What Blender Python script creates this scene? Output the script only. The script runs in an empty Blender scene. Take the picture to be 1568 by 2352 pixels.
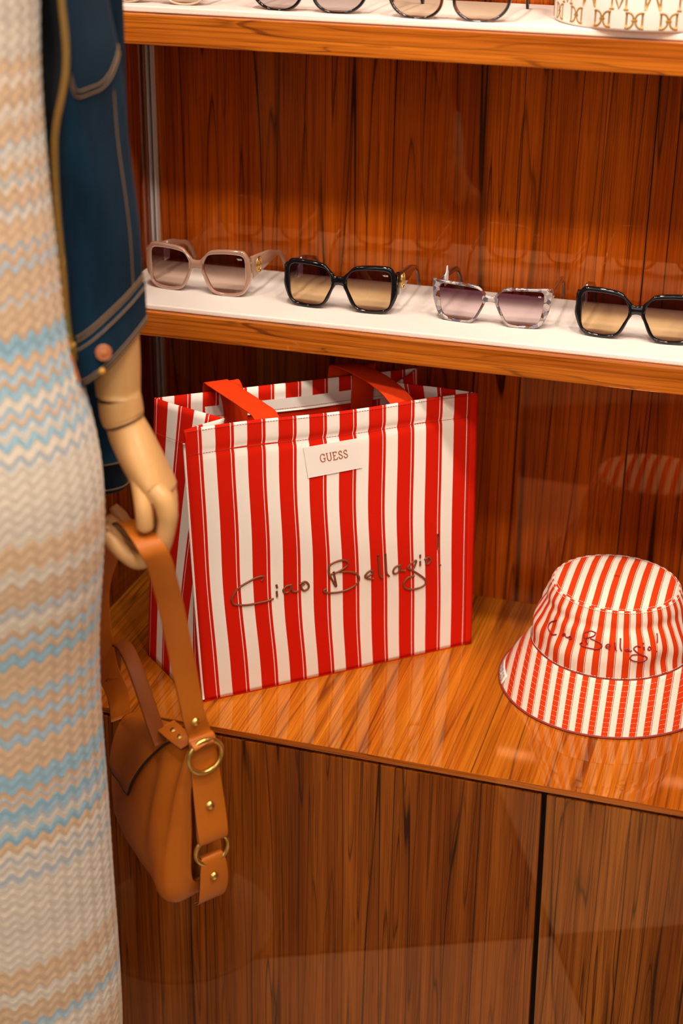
import bpy, bmesh, math, random
import numpy as np
from mathutils import Vector, Matrix
random.seed(7)
rng = np.random.RandomState(5)
SC = bpy.context.scene
COL = SC.collection
PI = math.pi

# ------------------------------------------------------------------ camera
cd = bpy.data.cameras.new('camera'); cam = bpy.data.objects.new('camera', cd); COL.objects.link(cam)
F_PX = 3662.643
CAM_RIGHT = (0.95505403, 0.29621442, 0.01134965)
CAM_DOWN = (0.13231638, -0.39172718, -0.91051754)
CAM_FWD = (-0.26526245, 0.87109519, -0.41331464)
CAM_LOC = (0.78452, -1.64486, 1.11070)
SC.camera = cam

# ------------------------------------------------------------------ world, lights, exposure
w = bpy.data.worlds.new('world'); SC.world = w; w.use_nodes = True
w.node_tree.nodes['Background'].inputs[0].default_value = (1.0, .86, .72, 1)
w.node_tree.nodes['Background'].inputs[1].default_value = .15
SC.view_settings.view_transform = 'Standard'; SC.view_settings.look = 'None'
SC.view_settings.exposure = -.80; SC.view_settings.gamma = 1.0
SC.view_settings.use_curve_mapping = False
WARM = (1.0, .87, .74)
def area(name, loc, aim, power, size, size_y=None, shape='DISK', col=WARM, spread=PI):
    l = bpy.data.lights.new(name, 'AREA'); l.energy = power; l.color = col; l.shape = shape; l.size = size
    if size_y: l.size_y = size_y
    l.spread = spread
    o = bpy.data.objects.new(name, l); COL.objects.link(o); o.location = loc
    o.rotation_euler = (Vector(aim) - Vector(loc)).to_track_quat('-Z', 'Y').to_euler()
    return o
CEIL = 2.2
for x in (-.70, .22, .80, 1.38, 1.96):
    area('ceiling_spot', (x, -.42, CEIL - .04), (x, .25, .2), 9.5, .12, spread=2.2)
for x in (-.45, .30, 1.05, 1.80):
    area('ceiling_spot', (x, -1.02, CEIL - .04), (x, .20, .3), 11, .16, spread=2.2)
for x in (-.86, -.125, .61, 1.345):
    area('linear_lamp', (x, -2.46, CEIL - .02), (x, -2.46, 0), 5, .28, .012, 'RECTANGLE')
area('ceiling_panel', (.6, -2.9, CEIL - .02), (.6, -2.3, 0), 44, 3.0, 1.2, 'RECTANGLE')
area('front_fill', (.6, -3.55, 1.25), (.6, 0, .9), 62, 4.5, 1.3, 'RECTANGLE')  # broad soft fill added to light everything from the front, not a real window

# camera transform and lens
SC.render.resolution_x, SC.render.resolution_y = 1568, 2352
m = Matrix.Identity(4)
for r in range(3):
    m[r][0] = CAM_RIGHT[r]; m[r][1] = -CAM_DOWN[r]; m[r][2] = -CAM_FWD[r]; m[r][3] = CAM_LOC[r]
cam.matrix_world = m
cd.sensor_fit = 'VERTICAL'; cd.sensor_height = 36; cd.sensor_width = 24
cd.lens = F_PX / 2352 * 36
cd.clip_start = .05; cd.clip_end = 50
cd.dof.use_dof = True; cd.dof.focus_distance = 2.06; cd.dof.aperture_fstop = 3.0

# ------------------------------------------------------------------ materials
class NT:
    def __init__(s, name):
        s.m = bpy.data.materials.new(name); s.m.use_nodes = True
        s.t = s.m.node_tree; s.b = s.t.nodes['Principled BSDF']; s.out = s.t.nodes['Material Output']
    def n(s, typ, **kw):
        nd = s.t.nodes.new(typ)
        for k, v in kw.items(): setattr(nd, k, v)
        return nd
    def link(s, a, b): s.t.links.new(a, b)
    def set(s, **kw):
        for k, v in kw.items():
            s.b.inputs[k.replace('_', ' ')].default_value = v
    def math(s, op, a, b=None, c=None):
        nd = s.n('ShaderNodeMath', operation=op)
        for i, v in enumerate((a, b, c)):
            if v is None: continue
            if isinstance(v, (int, float)): nd.inputs[i].default_value = v
            else: s.link(v, nd.inputs[i])
        return nd.outputs[0]
    def ramp(s, fac, stops, interp='LINEAR'):
        nd = s.n('ShaderNodeValToRGB'); cr = nd.color_ramp; cr.interpolation = interp
        while len(cr.elements) < len(stops): cr.elements.new(.5)
        for e, (p, c) in zip(cr.elements, stops):
            e.position = p; e.color = (*c, 1) if len(c) == 3 else c
        s.link(fac, nd.inputs[0]); return nd.outputs[0]
    def mix(s, fac, a, b, blend='MIX'):
        nd = s.n('ShaderNodeMix', data_type='RGBA', blend_type=blend)
        for sock, v in ((nd.inputs[0], fac), (nd.inputs[6], a), (nd.inputs[7], b)):
            if isinstance(v, (int, float)): sock.default_value = v
            elif isinstance(v, tuple): sock.default_value = (*v, 1)
            else: s.link(v, sock)
        return nd.outputs[2]
    def noise(s, vec, scale, detail=2, rough=.5, dims='3D'):
        nd = s.n('ShaderNodeTexNoise', noise_dimensions=dims); nd.inputs['Scale'].default_value = scale
        nd.inputs['Detail'].default_value = detail; nd.inputs['Roughness'].default_value = rough
        if vec is not None: s.link(vec, nd.inputs['W' if dims == '1D' else 'Vector'])
        return nd.outputs[0]
    def mapping(s, vec, scale=(1, 1, 1), loc=(0, 0, 0), rot=(0, 0, 0)):
        nd = s.n('ShaderNodeMapping'); nd.inputs['Scale'].default_value = scale; nd.inputs['Location'].default_value = loc
        nd.inputs['Rotation'].default_value = rot
        s.link(vec, nd.inputs['Vector']); return nd.outputs[0]
    def obj(s): return s.n('ShaderNodeTexCoord').outputs['Object']
    def uv(s): return s.n('ShaderNodeTexCoord').outputs['UV']
    def bump(s, h, strength, dist=.001):
        nd = s.n('ShaderNodeBump'); nd.inputs['Strength'].default_value = strength; nd.inputs['Distance'].default_value = dist
        s.link(h, nd.inputs['Height']); s.link(nd.outputs[0], s.b.inputs['Normal'])
    def color(s, c):
        if isinstance(c, tuple): s.b.inputs['Base Color'].default_value = (*c, 1)
        else: s.link(c, s.b.inputs['Base Color'])

def plain(name, c, rough=.5, metal=0., coat=0., spec=.5, sheen=0.):
    t = NT(name); t.color(c); t.set(Roughness=rough, Metallic=metal)
    t.b.inputs['Coat Weight'].default_value = coat; t.b.inputs['Coat Roughness'].default_value = .05
    t.b.inputs['Specular IOR Level'].default_value = spec; t.b.inputs['Sheen Weight'].default_value = sheen
    return t.m

def wood(name, axis, a=(.40, .085, .008), b=(.24, .040, .004), vein=(.022, .006, .003), gloss=.16, seed=0., veins=1.0, vs=21, lean=.035):
    """rosewood-like veneer; axis = direction of the grain (0 x, 1 y, 2 z)"""
    t = NT(name)
    sc = [1., 1., 1.]; sc[axis] = lean
    p = t.mapping(t.obj(), tuple(sc), (seed, seed * .7, seed * .3))
    # slow warp so the figure wanders
    nd = t.n('ShaderNodeTexNoise'); nd.inputs['Scale'].default_value = 5; nd.inputs['Detail'].default_value = 2; t.link(p, nd.inputs['Vector'])
    va = t.n('ShaderNodeVectorMath', operation='MULTIPLY_ADD')
    t.link(nd.outputs['Color'], va.inputs[0]); va.inputs[1].default_value = (.014, .014, .014); t.link(p, va.inputs[2])
    q = va.outputs[0]
    big = t.noise(q, 14, 3, .6)
    base = t.mix(t.ramp(big, [(.36, (0, 0, 0)), (.64, (1, 1, 1))]), b, a)
    fs = [1., 1., 1.]; fs[axis] = .012
    pf = t.mapping(q, tuple(fs[k] / sc[k] for k in range(3)), (seed * 1.3, seed, 0))
    fine = t.noise(pf, 420, 3, .7)
    base = t.mix(1.0, base, t.ramp(fine, [(.30, (.62, .54, .48)), (.52, (1, 1, 1)), (.72, (1.2, 1.22, 1.25))]), 'MULTIPLY')
    mid = t.noise(pf, 120, 2, .6)
    base = t.mix(1.0, base, t.ramp(mid, [(.30, (.74, .67, .62)), (.5, (1, 1, 1)), (.7, (1.10, 1.12, 1.14))]), 'MULTIPLY')
    v1 = t.noise(q, vs, 1.2, .4)
    l1 = t.ramp(v1, [(.440, (0, 0, 0)), (.484, (.30, .30, .30)), (.492, (1, 1, 1)), (.500, (1, 1, 1)), (.507, (.1, .1, .1)), (.53, (0, 0, 0))])
    q2 = t.mapping(q, (1, 1, 1), (3.1 + seed, 1.7, .4))
    v2 = t.noise(q2, vs * 1.7, 1.2, .4)
    l2 = t.ramp(v2, [(.385, (0, 0, 0)), (.402, (.3, .3, .3)), (.410, (.95, .95, .95)), (.420, (0, 0, 0)), (.585, (0, 0, 0)), (.596, (.9, .9, .9)), (.604, (.3, .3, .3)), (.63, (0, 0, 0))])
    brk = t.ramp(t.noise(pf, 70, 2, .6), [(.3, (.40, .40, .40)), (.55, (1, 1, 1))])
    por = t.ramp(t.noise(pf, 760, 1, .5), [(.30, (.55, .55, .55)), (.36, (0, 0, 0))])
    ln = t.math('MULTIPLY', t.math('MAXIMUM', t.math('MULTIPLY', t.math('MAXIMUM', l1, l2), brk), por), .97 * veins)
    base = t.mix(ln, base, vein)
    t.color(base); t.set(Roughness=.03)
    t.b.inputs['Specular IOR Level'].default_value = .75; t.b.inputs['Specular Tint'].default_value = (1, .50, .17, 1)
    t.b.inputs['Coat Weight'].default_value = gloss; t.b.inputs['Coat Roughness'].default_value = .015
    t.b.inputs['Coat IOR'].default_value = 1.5
    return t.m

RED = (.60, .012, .003); CREAM = (.86, .79, .71)
def striped(name, period, stops, phase=0., red=RED, cream=CREAM, rows=None, weave=True):
    """printed woven stripes along v; stops = [(start, 'r' or 'c')]"""
    t = NT(name); sep = t.n('ShaderNodeSeparateXYZ'); t.link(t.uv(), sep.inputs[0])
    fr = t.math('FRACT', t.math('ADD', t.math('MULTIPLY', sep.outputs[0], 1 / period), phase))
    pal = {'r': red, 'c': cream, 'd': tuple(x * .55 for x in red)}
    c = t.ramp(fr, [(p, pal[k]) for p, k in stops], 'CONSTANT')
    if rows:
        fv = t.math('FRACT', t.math('MULTIPLY', sep.outputs[1], 1 / rows))
        li = t.math('LESS_THAN', t.math('ABSOLUTE', t.math('SUBTRACT', fv, .5)), .032)
        du = t.math('GREATER_THAN', t.math('FRACT', t.math('MULTIPLY', sep.outputs[0], 1 / .0036)), .22)
        c = t.mix(t.math('MULTIPLY', t.math('MULTIPLY', li, du), .8), c, tuple(x * .85 for x in cream))
    t.color(c); t.set(Roughness=.8); t.b.inputs['Specular IOR Level'].default_value = .05
    if weave:
        m1 = t.mapping(t.uv(), (1400, 1400, 1400))
        wv = t.n('ShaderNodeTexNoise'); wv.inputs['Scale'].default_value = 1.; wv.inputs['Detail'].default_value = 1; t.link(m1, wv.inputs['Vector'])
        big = t.noise(t.mapping(t.uv(), (30, 30, 30)), 1, 2)
        t.bump(t.math('ADD', wv.outputs[0], t.math('MULTIPLY', big, 2.5)), .25, .0006)
    return t.m

M = {}
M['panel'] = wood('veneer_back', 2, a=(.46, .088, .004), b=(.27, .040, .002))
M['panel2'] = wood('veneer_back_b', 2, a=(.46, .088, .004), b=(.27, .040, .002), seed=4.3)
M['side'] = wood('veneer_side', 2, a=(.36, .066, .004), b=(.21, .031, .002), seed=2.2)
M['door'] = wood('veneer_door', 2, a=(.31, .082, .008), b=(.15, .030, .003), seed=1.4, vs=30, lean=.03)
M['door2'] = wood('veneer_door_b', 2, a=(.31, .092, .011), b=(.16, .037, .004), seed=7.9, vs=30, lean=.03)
M['top'] = wood('veneer_top', 1, a=(.56, .175, .012), b=(.38, .088, .006), vein=(.10, .022, .006), seed=3.3, veins=.8)
M['edge'] = wood('veneer_edge', 0, a=(.46, .125, .011), b=(.28, .055, .006), vein=(.09, .02, .005), seed=5.1, vs=40, veins=.9)
M['shelftop'] = wood('veneer_shelf', 1, a=(.46, .125, .012), b=(.28, .055, .006), vein=(.09, .02, .005), seed=6.6)
M['dark'] = plain('dark_interior', (.012, .006, .004), .7)
M['felt'] = None
t = NT('felt'); fz = t.noise(t.obj(), 900, 2); t.color(t.mix(fz, (.72, .635, .57), (.80, .715, .65))); t.set(Roughness=.95); t.b.inputs['Sheen Weight'].default_value = .3
t.b.inputs['Specular IOR Level'].default_value = .1; t.bump(fz, .5, .0008); M['felt'] = t.m
M['alu'] = plain('satin_metal', (.74, .70, .65), .4, .2)
M['gold'] = plain('gold', (.83, .52, .16), .22, 1.)
M['brass'] = plain('brass', (.72, .47, .13), .30, 1.)
M['zip'] = plain('zip_brass', (.62, .40, .12), .35, 1.)
M['tote'] = striped('tote_canvas', .0412, [(0, 'r'), (.395, 'c'), (.42, 'r'), (.515, 'c'), (.93, 'r')], .0)
M['hat'] = striped('hat_canvas', .0178, [(0, 'r'), (.46, 'c'), (.505, 'd'), (.55, 'c')], .2, red=(.60, .040, .005), cream=(.76, .635, .525))
M['brim'] = striped('brim_canvas', .0172, [(0, 'r'), (.46, 'c'), (.505, 'd'), (.55, 'c')], .2, red=(.60, .040, .005), cream=(.76, .635, .525), rows=.0066)
M['redcloth'] = plain('red_cloth', (.60, .014, .003), .85, spec=.05)
M['lining'] = plain('red_lining', (.62, .025, .005), .85, spec=.05)
t = NT('red_webbing'); wv = t.n('ShaderNodeTexWave'); wv.inputs['Scale'].default_value = 380; t.link(t.uv(), wv.inputs['Vector'])
t.color((.68, .042, .005)); t.set(Roughness=.8); t.b.inputs['Specular IOR Level'].default_value = .08; t.bump(wv.outputs['Fac'], .3, .0005); M['webbing'] = t.m
M['cream'] = plain('cream_cloth', CREAM, .85)
M['label'] = plain('label_satin', (.84, .77, .71), .55)
M['copper'] = plain('copper_thread', (.42, .13, .045), .5)
M['brown'] = plain('brown_thread', (.19, .045, .015), .45)
M['maroon'] = plain('maroon_thread', (.30, .008, .010), .5)
M['redthread'] = plain('red_thread', (.33, .02, .012), .7)
M['piping_hat'] = plain('hat_edging', (.25, .02, .012), .7)
M['ink'] = plain('dark_ink', (.05, .03, .03), .6)
t = NT('leather'); n1 = t.noise(t.obj(), 420, 3); n2 = t.noise(t.obj(), 18, 2)
t.color(t.mix(n2, (.41, .098, .005), (.51, .138, .009))); t.set(Roughness=.48); t.b.inputs['Specular IOR Level'].default_value = .28; t.bump(n1, .25, .0008); M['leather'] = t.m
M['leather_edge'] = plain('leather_edge', (.018, .010, .008), .5)
M['leather_dark'] = plain('leather_inside', (.20, .046, .006), .6, spec=.2)
t = NT('mannequin_wood'); p = t.mapping(t.obj(), (1, 1, .05)); n1 = t.noise(p, 160, 3)
t.color(t.mix(n1, (.62, .33, .115), (.70, .40, .16))); t.set(Roughness=.38); M['maple'] = t.m
t = NT('denim'); n1 = t.noise(t.obj(), 7, 3); n2 = t.noise(t.mapping(t.obj(), (1, 1, .4)), 900, 2); n3 = t.noise(t.mapping(t.obj(), (1, 1, .25)), 38, 3, .6)
c = t.mix(t.ramp(n1, [(.35, (0, 0, 0)), (.7, (1, 1, 1))]), (.0016, .0095, .022), (.0032, .019, .040))
c = t.mix(t.ramp(n3, [(.4, (0, 0, 0)), (.75, (.5, .5, .5))]), c, (.005, .030, .058))
t.color(c); t.set(Roughness=.9); t.b.inputs['Sheen Weight'].default_value = .03
t.b.inputs['Specular IOR Level'].default_value = .08; t.bump(n2, .4, .0008); M['denim'] = t.m
M['denim_in'] = plain('denim_inside', (.006, .010, .016), .9)
M['thread'] = plain('tan_thread', (.17, .095, .045), .7)
M['yellow_thread'] = plain('yellow_thread', (.62, .30, .03), .6)

def tinted(name, top, bottom, z0, z1):
    """gradient lens: clear tinted sheet with a light surface reflection"""
    t = NT(name); t.t.nodes.remove(t.b)
    sep = t.n('ShaderNodeSeparateXYZ'); t.link(t.obj(), sep.inputs[0])
    f = t.math('MULTIPLY', t.math('SUBTRACT', sep.outputs[2], z0), 1 / (z1 - z0))
    mid = tuple((a * .42 + b * .58) for a, b in zip(top, bottom))
    c = t.ramp(f, [(0.02, bottom), (.5, mid), (.78, top), (1, top)])
    tr = t.n('ShaderNodeBsdfTransparent'); t.link(c, tr.inputs[0])
    gl = t.n('ShaderNodeBsdfGlossy'); gl.inputs['Roughness'].default_value = .02
    fr = t.n('ShaderNodeFresnel'); fr.inputs[0].default_value = 1.5
    mx = t.n('ShaderNodeMixShader'); t.link(fr.outputs[0], mx.inputs[0]); t.link(tr.outputs[0], mx.inputs[1]); t.link(gl.outputs[0], mx.inputs[2])
    t.link(mx.outputs[0], t.out.inputs[0]); return t.m
M['lens_peach'] = tinted('lens_purple_peach', (.115, .045, .062), (.98, .72, .38), .005, .058)
M['lens_brown'] = tinted('lens_brown_rose', (.11, .045, .048), (.93, .74, .63), .005, .058)
M['lens_purple'] = tinted('lens_plum_clear', (.22, .095, .15), (.93, .82, .84), .003, .050)
M['lens_grey'] = tinted('lens_grey', (.08, .07, .08), (.70, .64, .64), .002, .052)
M['lens_tan'] = tinted('lens_tan', (.09, .06, .05), (.80, .68, .54), .002, .056)
M['acetate_black'] = plain('black_acetate', (.004, .004, .005), .06)
M['acetate_temple'] = plain('dark_brown_acetate', (.022, .013, .012), .15, coat=1)
t = NT('rose_acetate'); t.color((.46, .265, .18)); t.set(Roughness=.1); t.b.inputs['Transmission Weight'].default_value = .35; t.b.inputs['Coat Weight'].default_value = 1; M['acetate_rose'] = t.m
M['acetate_rose_solid'] = plain('rose_temple', (.40, .235, .165), .25, coat=.4)
M['acetate_beige'] = plain('beige_acetate', (.55, .42, .28), .2, coat=1)
def mottled(name, cols, scale):
    t = NT(name); v = t.n('ShaderNodeTexVoronoi'); v.inputs['Scale'].default_value = scale
    nz = t.n('ShaderNodeTexNoise'); nz.inputs['Scale'].default_value = scale * .8; t.link(t.obj(), nz.inputs['Vector'])
    va = t.n('ShaderNodeVectorMath', operation='MULTIPLY_ADD'); t.link(nz.outputs['Color'], va.inputs[0]); va.inputs[1].default_value = (.006,) * 3; t.link(t.obj(), va.inputs[2])
    t.link(va.outputs[0], v.inputs['Vector'])
    s = t.n('ShaderNodeSeparateColor'); t.link(v.outputs['Color'], s.inputs[0])
    t.color(t.ramp(s.outputs[0], cols, 'CONSTANT')); t.set(Roughness=.12); t.b.inputs['Coat Weight'].default_value = 1; return t.m
M['acetate_marble'] = mottled('grey_marble_acetate', [(0, (.27, .22, .22)), (.24, (.09, .075, .095)), (.42, (.34, .28, .26)), (.55, (.11, .030, .014)), (.68, (.18, .155, .18)), (.86, (.42, .35, .31))], 170)
M['acetate_tortoise'] = mottled('tortoise_acetate', [(0, (.008, .006, .006)), (.7, (.10, .02, .008)), (.85, (.012, .008, .008))], 140)
M['plastic_white'] = plain('white_tag', (.82, .80, .82), .4)
M['white_print'] = plain('white_print', (.75, .70, .68), .5)
M['box'] = plain('box_card', (.80, .745, .66), .35, coat=.3)
M['box_gold'] = plain('gold_print', (.40, .19, .028), .35, metal=.25)
M['base'] = plain('base_plate', (.40, .31, .22), .4)
M['tile_light'] = plain('light_tile', (.62, .50, .38), .25)
M['tile_dark'] = plain('dark_tile', (.06, .04, .03), .25)
M['paint'] = plain('wall_paint', (.34, .25, .18), .8)
M['ceil'] = plain('ceiling_paint', (.62, .55, .48), .9)

# knitted zigzag dress: the bands of its knit from hem to chest
DRESS_ROWS = [(-0.4454, 't'), (-0.1791, 'c'), (-0.1482, 'b'), (-0.1362, 't'), (-0.1122, 'c'), (-0.0958, 't'), (-0.0625, 'c'), (0.0508, 'g'), (0.0619, 'c'), (0.0752, 'g'), (0.0818, 'c'), (0.0899, 't'), (0.1009, 'B'), (0.1132, 'c'), (0.1195, 'g'), (0.1296, 'B'), (0.1428, 't'), (0.1501, 'g'), (0.1554, 't'), (0.1644, 'B'), (0.1828, 't'), (0.2161, 'b'), (0.2270, 't'), (0.2444, 'b'), (0.2552, 't'), (0.2678, 'b'), (0.2808, 't'), (0.3108, 'B'), (0.3234, 't'), (0.3330, 'b'), (0.3438, 't'), (0.3541, 'c'), (0.3705, 'g'), (0.3787, 't'), (0.4063, 'c'), (0.4208, 't'), (0.4478, 'c'), (0.5273, 'g'), (0.5338, 'c'), (0.5458, 'B'), (0.5538, 'c'), (0.5607, 'b'), (0.5673, 't'), (0.5738, 'b'), (0.5807, 'c'), (0.5914, 'B'), (0.5997, 't'), (0.6074, 'b'), (0.6154, 't'), (0.6275, 'B'), (0.6454, 't'), (0.6769, 'g'), (0.6829, 't'), (0.7099, 'b'), (0.7146, 't'), (0.7256, 'b'), (0.7302, 't'), (0.7534, 'c'), (0.7605, 'g'), (0.7652, 't'), (0.7807, 'c'), (0.7866, 'g'), (0.7924, 't'), (0.8039, 'c'), (0.8172, 'g'), (0.8230, 't'), (0.8419, 'c'), (0.8532, 't'), (0.8720, 'c'), (0.8814, 't'), (0.8945, 'c'), (0.9428, 'c')]
def knit():
    t = NT('zigzag_knit'); sep = t.n('ShaderNodeSeparateXYZ'); t.link(t.uv(), sep.inputs[0])
    u, v = sep.outputs[0], sep.outputs[1]
    zz = t.math('PINGPONG', t.math('MULTIPLY', u, 1 / .0095), 1.0)          # 0..1..0 every 19 mm
    sm = t.n('ShaderNodeMapRange', interpolation_type='SMOOTHSTEP'); t.link(zz, sm.inputs[0])
    z1 = t.math('ADD', t.math('MULTIPLY', sm.outputs[0], .75), t.math('MULTIPLY', zz, .25))
    s = t.math('ADD', v, t.math('MULTIPLY', z1, .0092))
    row = t.math('FLOOR', t.math('MULTIPLY', s, 1 / .0058))
    wn = t.n('ShaderNodeTexWhiteNoise', noise_dimensions='1D'); t.link(row, wn.inputs['W'])
    pal = {'c': (.72, .64, .53), 't': (.68, .475, .30), 'g': (.50, .54, .56), 'b': (.40, .55, .65), 'B': (.30, .50, .62)}
    c = None
    for k in range(0, len(DRESS_ROWS), 26):
        part = DRESS_ROWS[k:k + 26]; z0 = part[0][0]; z1_ = DRESS_ROWS[k + 26][0] if k + 26 < len(DRESS_ROWS) else 1.1
        fk = t.math('MULTIPLY', t.math('SUBTRACT', s, z0), 1 / (z1_ - z0))
        col = t.ramp(fk, [((z - z0) / (z1_ - z0), pal[q]) for z, q in part], 'CONSTANT')
        c = col if c is None else t.mix(t.math('GREATER_THAN', s, z0), c, col)
    c = t.mix(1.0, c, t.ramp(wn.outputs['Value'], [(0, (.90, .91, .93)), (1, (1.04, 1.03, 1.02))]), 'MULTIPLY')
    t.color(c); t.set(Roughness=.75); t.b.inputs['Sheen Weight'].default_value = .25; t.b.inputs['Specular IOR Level'].default_value = .25
    rib = t.math('SINE', t.math('MULTIPLY', s, 2 * PI / .0026))
    ya = t.noise(t.uv(), 700, 2)
    t.bump(t.math('ADD', rib, t.math('MULTIPLY', ya, 1.5)), .5, .0006)
    return t.m
M['knit'] = knit()

# ------------------------------------------------------------------ mesh helpers
ORG = {}
def thing(name, label, cat, loc=(0, 0, 0), group=None):
    o = bpy.data.objects.new(name, None); COL.objects.link(o); o.location = loc; o.empty_display_size = .02
    o['label'] = label; o['category'] = cat
    if group: o['group'] = group
    ORG[o] = Vector(loc); return o
def tag(o, label=None, cat=None, group=None, kind=None):
    for k, v in (('label', label), ('category', cat), ('group', group), ('kind', kind)):
        if v: o[k] = v
    return o
def mk(name, V, Fc, mat, parent=None, smooth=True, uv=None, mats=None, midx=None, label=None, kind=None):
    """one mesh object; V in world coordinates (or local to the parent for parents built at the origin)"""
    org = ORG.get(parent, Vector((0, 0, 0))) if parent else Vector((0, 0, 0))
    V = np.asarray(V, float) - np.array(org)
    me = bpy.data.meshes.new(name); me.from_pydata(V.tolist(), [], [list(map(int, f)) for f in Fc])
    me.validate()
    if smooth: me.polygons.foreach_set('use_smooth', [True] * len(me.polygons))
    for mm in (mats or [mat]): me.materials.append(mm)
    if midx is not None: me.polygons.foreach_set('material_index', midx)
    if uv is not None:
        uv = np.asarray(uv, float); l = me.uv_layers.new(name='UVMap')
        idx = np.empty(len(me.loops), dtype=np.int32); me.loops.foreach_get('vertex_index', idx)
        l.data.foreach_set('uv', uv[idx].ravel())
    me.update()
    o = bpy.data.objects.new(name, me); COL.objects.link(o)
    if parent: o.parent = parent
    ORG[o] = org
    if label: o['label'] = label
    if kind: o['kind'] = kind
    return o
class Acc:
    def __init__(s): s.V = []; s.F = []; s.U = []
    def add(s, V, Fc, uv=None):
        b = len(s.V); s.V += [tuple(v) for v in V]; s.F += [[i + b for i in f] for f in Fc]
        s.U += [tuple(x) for x in uv] if uv is not None else [(0, 0)] * len(V)
        return s
def grid_faces(nu, nv, cu=False, cv=False, flip=False):
    Fc = []
    for i in range(nu if cu else nu - 1):
        for j in range(nv if cv else nv - 1):
            a = i * nv + j; b = ((i + 1) % nu) * nv + j; c = ((i + 1) % nu) * nv + (j + 1) % nv; d = i * nv + (j + 1) % nv
            Fc.append([a, d, c, b] if flip else [a, b, c, d])
    return Fc
def box_mesh(lo, hi, bev=.0, seg=2):
    bm = bmesh.new(); bmesh.ops.create_cube(bm, size=1)
    lo, hi = Vector(lo), Vector(hi); c = (lo + hi) / 2; d = hi - lo
    for v in bm.verts: v.co = Vector((v.co.x * d.x, v.co.y * d.y, v.co.z * d.z)) + c
    if bev: bmesh.ops.bevel(bm, geom=list(bm.edges), offset=bev, segments=seg, profile=.5, affect='EDGES')
    V = [tuple(v.co) for v in bm.verts]; Fc = [[v.index for v in f.verts] for f in bm.faces]
    bm.verts.index_update(); bm.free(); return V, Fc
def box(name, lo, hi, mat, parent=None, bev=0., **kw):
    V, Fc = box_mesh(lo, hi, bev); return mk(name, V, Fc, mat, parent, smooth=False, **kw)
def cr(pts, n=8, closed=False):
    """Catmull-Rom through the points"""
    P = np.asarray(pts, float); k = len(P); out = []
    if k < 3 and not closed:
        return np.array([P[0] + (P[-1] - P[0]) * t for t in np.linspace(0, 1, max(2, n + 1))])
    for i in range(k if closed else k - 1):
        p0 = P[(i - 1) % k] if closed or i > 0 else 2 * P[0] - P[1]
        p1 = P[i]; p2 = P[(i + 1) % k]; p3 = P[(i + 2) % k] if closed or i + 2 < k else 2 * P[-1] - P[-2]
        for t in np.arange(n) / n:
            out.append(.5 * ((2 * p1) + (-p0 + p2) * t + (2 * p0 - 5 * p1 + 4 * p2 - p3) * t * t + (-p0 + 3 * p1 - 3 * p2 + p3) * t ** 3))
    if not closed: out.append(P[-1])
    return np.array(out)
def nrm(v): v = np.asarray(v, float); return v / (np.linalg.norm(v) + 1e-12)
def tube_mesh(path, rad, sides=8, closed=False, caps=True, flat=None):
    """flat = (normal, factor): squash along a normal"""
    P = np.asarray(path, float); n = len(P); rad = np.full(n, rad) if np.isscalar(rad) else np.asarray(rad)
    T = np.roll(P, -1, 0) - np.roll(P, 1, 0)
    if not closed: T[0] = P[1] - P[0]; T[-1] = P[-1] - P[-2]
    up = np.array([0, 0, 1.]) if abs(nrm(T[0])[2]) < .9 else np.array([0, 1., 0])
    if flat is not None: up = np.asarray(flat[0], float)
    V = []
    for i in range(n):
        t = nrm(T[i]); b = nrm(np.cross(t, up)); nn = np.cross(b, t)
        if flat is None: up = nn
        for k in range(sides):
            a = 2 * PI * k / sides
            V.append(P[i] + rad[i] * (math.cos(a) * b + math.sin(a) * nn * (flat[1] if flat is not None else 1)))
    Fc = grid_faces(n, sides, cu=closed, cv=True)
    if caps and not closed:
        Fc.append(list(range(sides))[::-1]); Fc.append([(n - 1) * sides + k for k in range(sides)])
    return V, Fc
def tube(name, path, rad, mat, parent=None, sides=8, closed=False, **kw):
    V, Fc = tube_mesh(path, rad, sides, closed); return mk(name, V, Fc, mat, parent, **kw)
def ribbon_mesh(path, wdir, width, th, n=8):
    """leather or webbing band: path points, width direction at each, width (one or a list), thickness"""
    k = len(path); W = np.full(k, width) if np.isscalar(width) else np.asarray(width, float)
    D = np.c_[np.asarray(path, float), np.asarray(wdir, float), W]; D = cr(D, n)
    P, wd, W = D[:, :3], D[:, 3:6], D[:, 6]
    V = []; U = []; L = 0
    for i in range(len(P)):
        t = P[min(i + 1, len(P) - 1)] - P[max(i - 1, 0)]; t = nrm(t)
        ww = nrm(wd[i] - t * (wd[i] @ t)); nn = np.cross(ww, t); h = W[i] / 2; e = th * .5
        if i: L += np.linalg.norm(P[i] - P[i - 1])
        for a, b in ((-h, -e * .6), (-h + e, -e), (h - e, -e), (h, -e * .6), (h, e * .6), (h - e, e), (-h + e, e), (-h, e * .6)):
            V.append(P[i] + ww * a + nn * b); U.append((a, L))
    Fc = grid_faces(len(P), 8, cv=True); Fc.append(list(range(8))[::-1]); Fc.append([(len(P) - 1) * 8 + q for q in range(8)])
    mid = [1 if (f % 8) in (3, 7) else 0 for f in range((len(P) - 1) * 8)] + [1, 1]
    return V, Fc, U, mid
def ribbon(name, path, wdir, width, th, mat, parent=None, edge=None, n=8, **kw):
    V, Fc, U, mid = ribbon_mesh(path, wdir, width, th, n)
    return mk(name, V, Fc, mat, parent, uv=U, mats=[mat, edge or mat], midx=mid, **kw)
def loft(rings, caps=True):
    R = np.asarray(rings, float); n, k, _ = R.shape; V = R.reshape(-1, 3).tolist(); Fc = grid_faces(n, k, cv=True)
    if caps: Fc.append(list(range(k))[::-1]); Fc.append([(n - 1) * k + q for q in range(k)])
    return V, Fc
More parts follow.
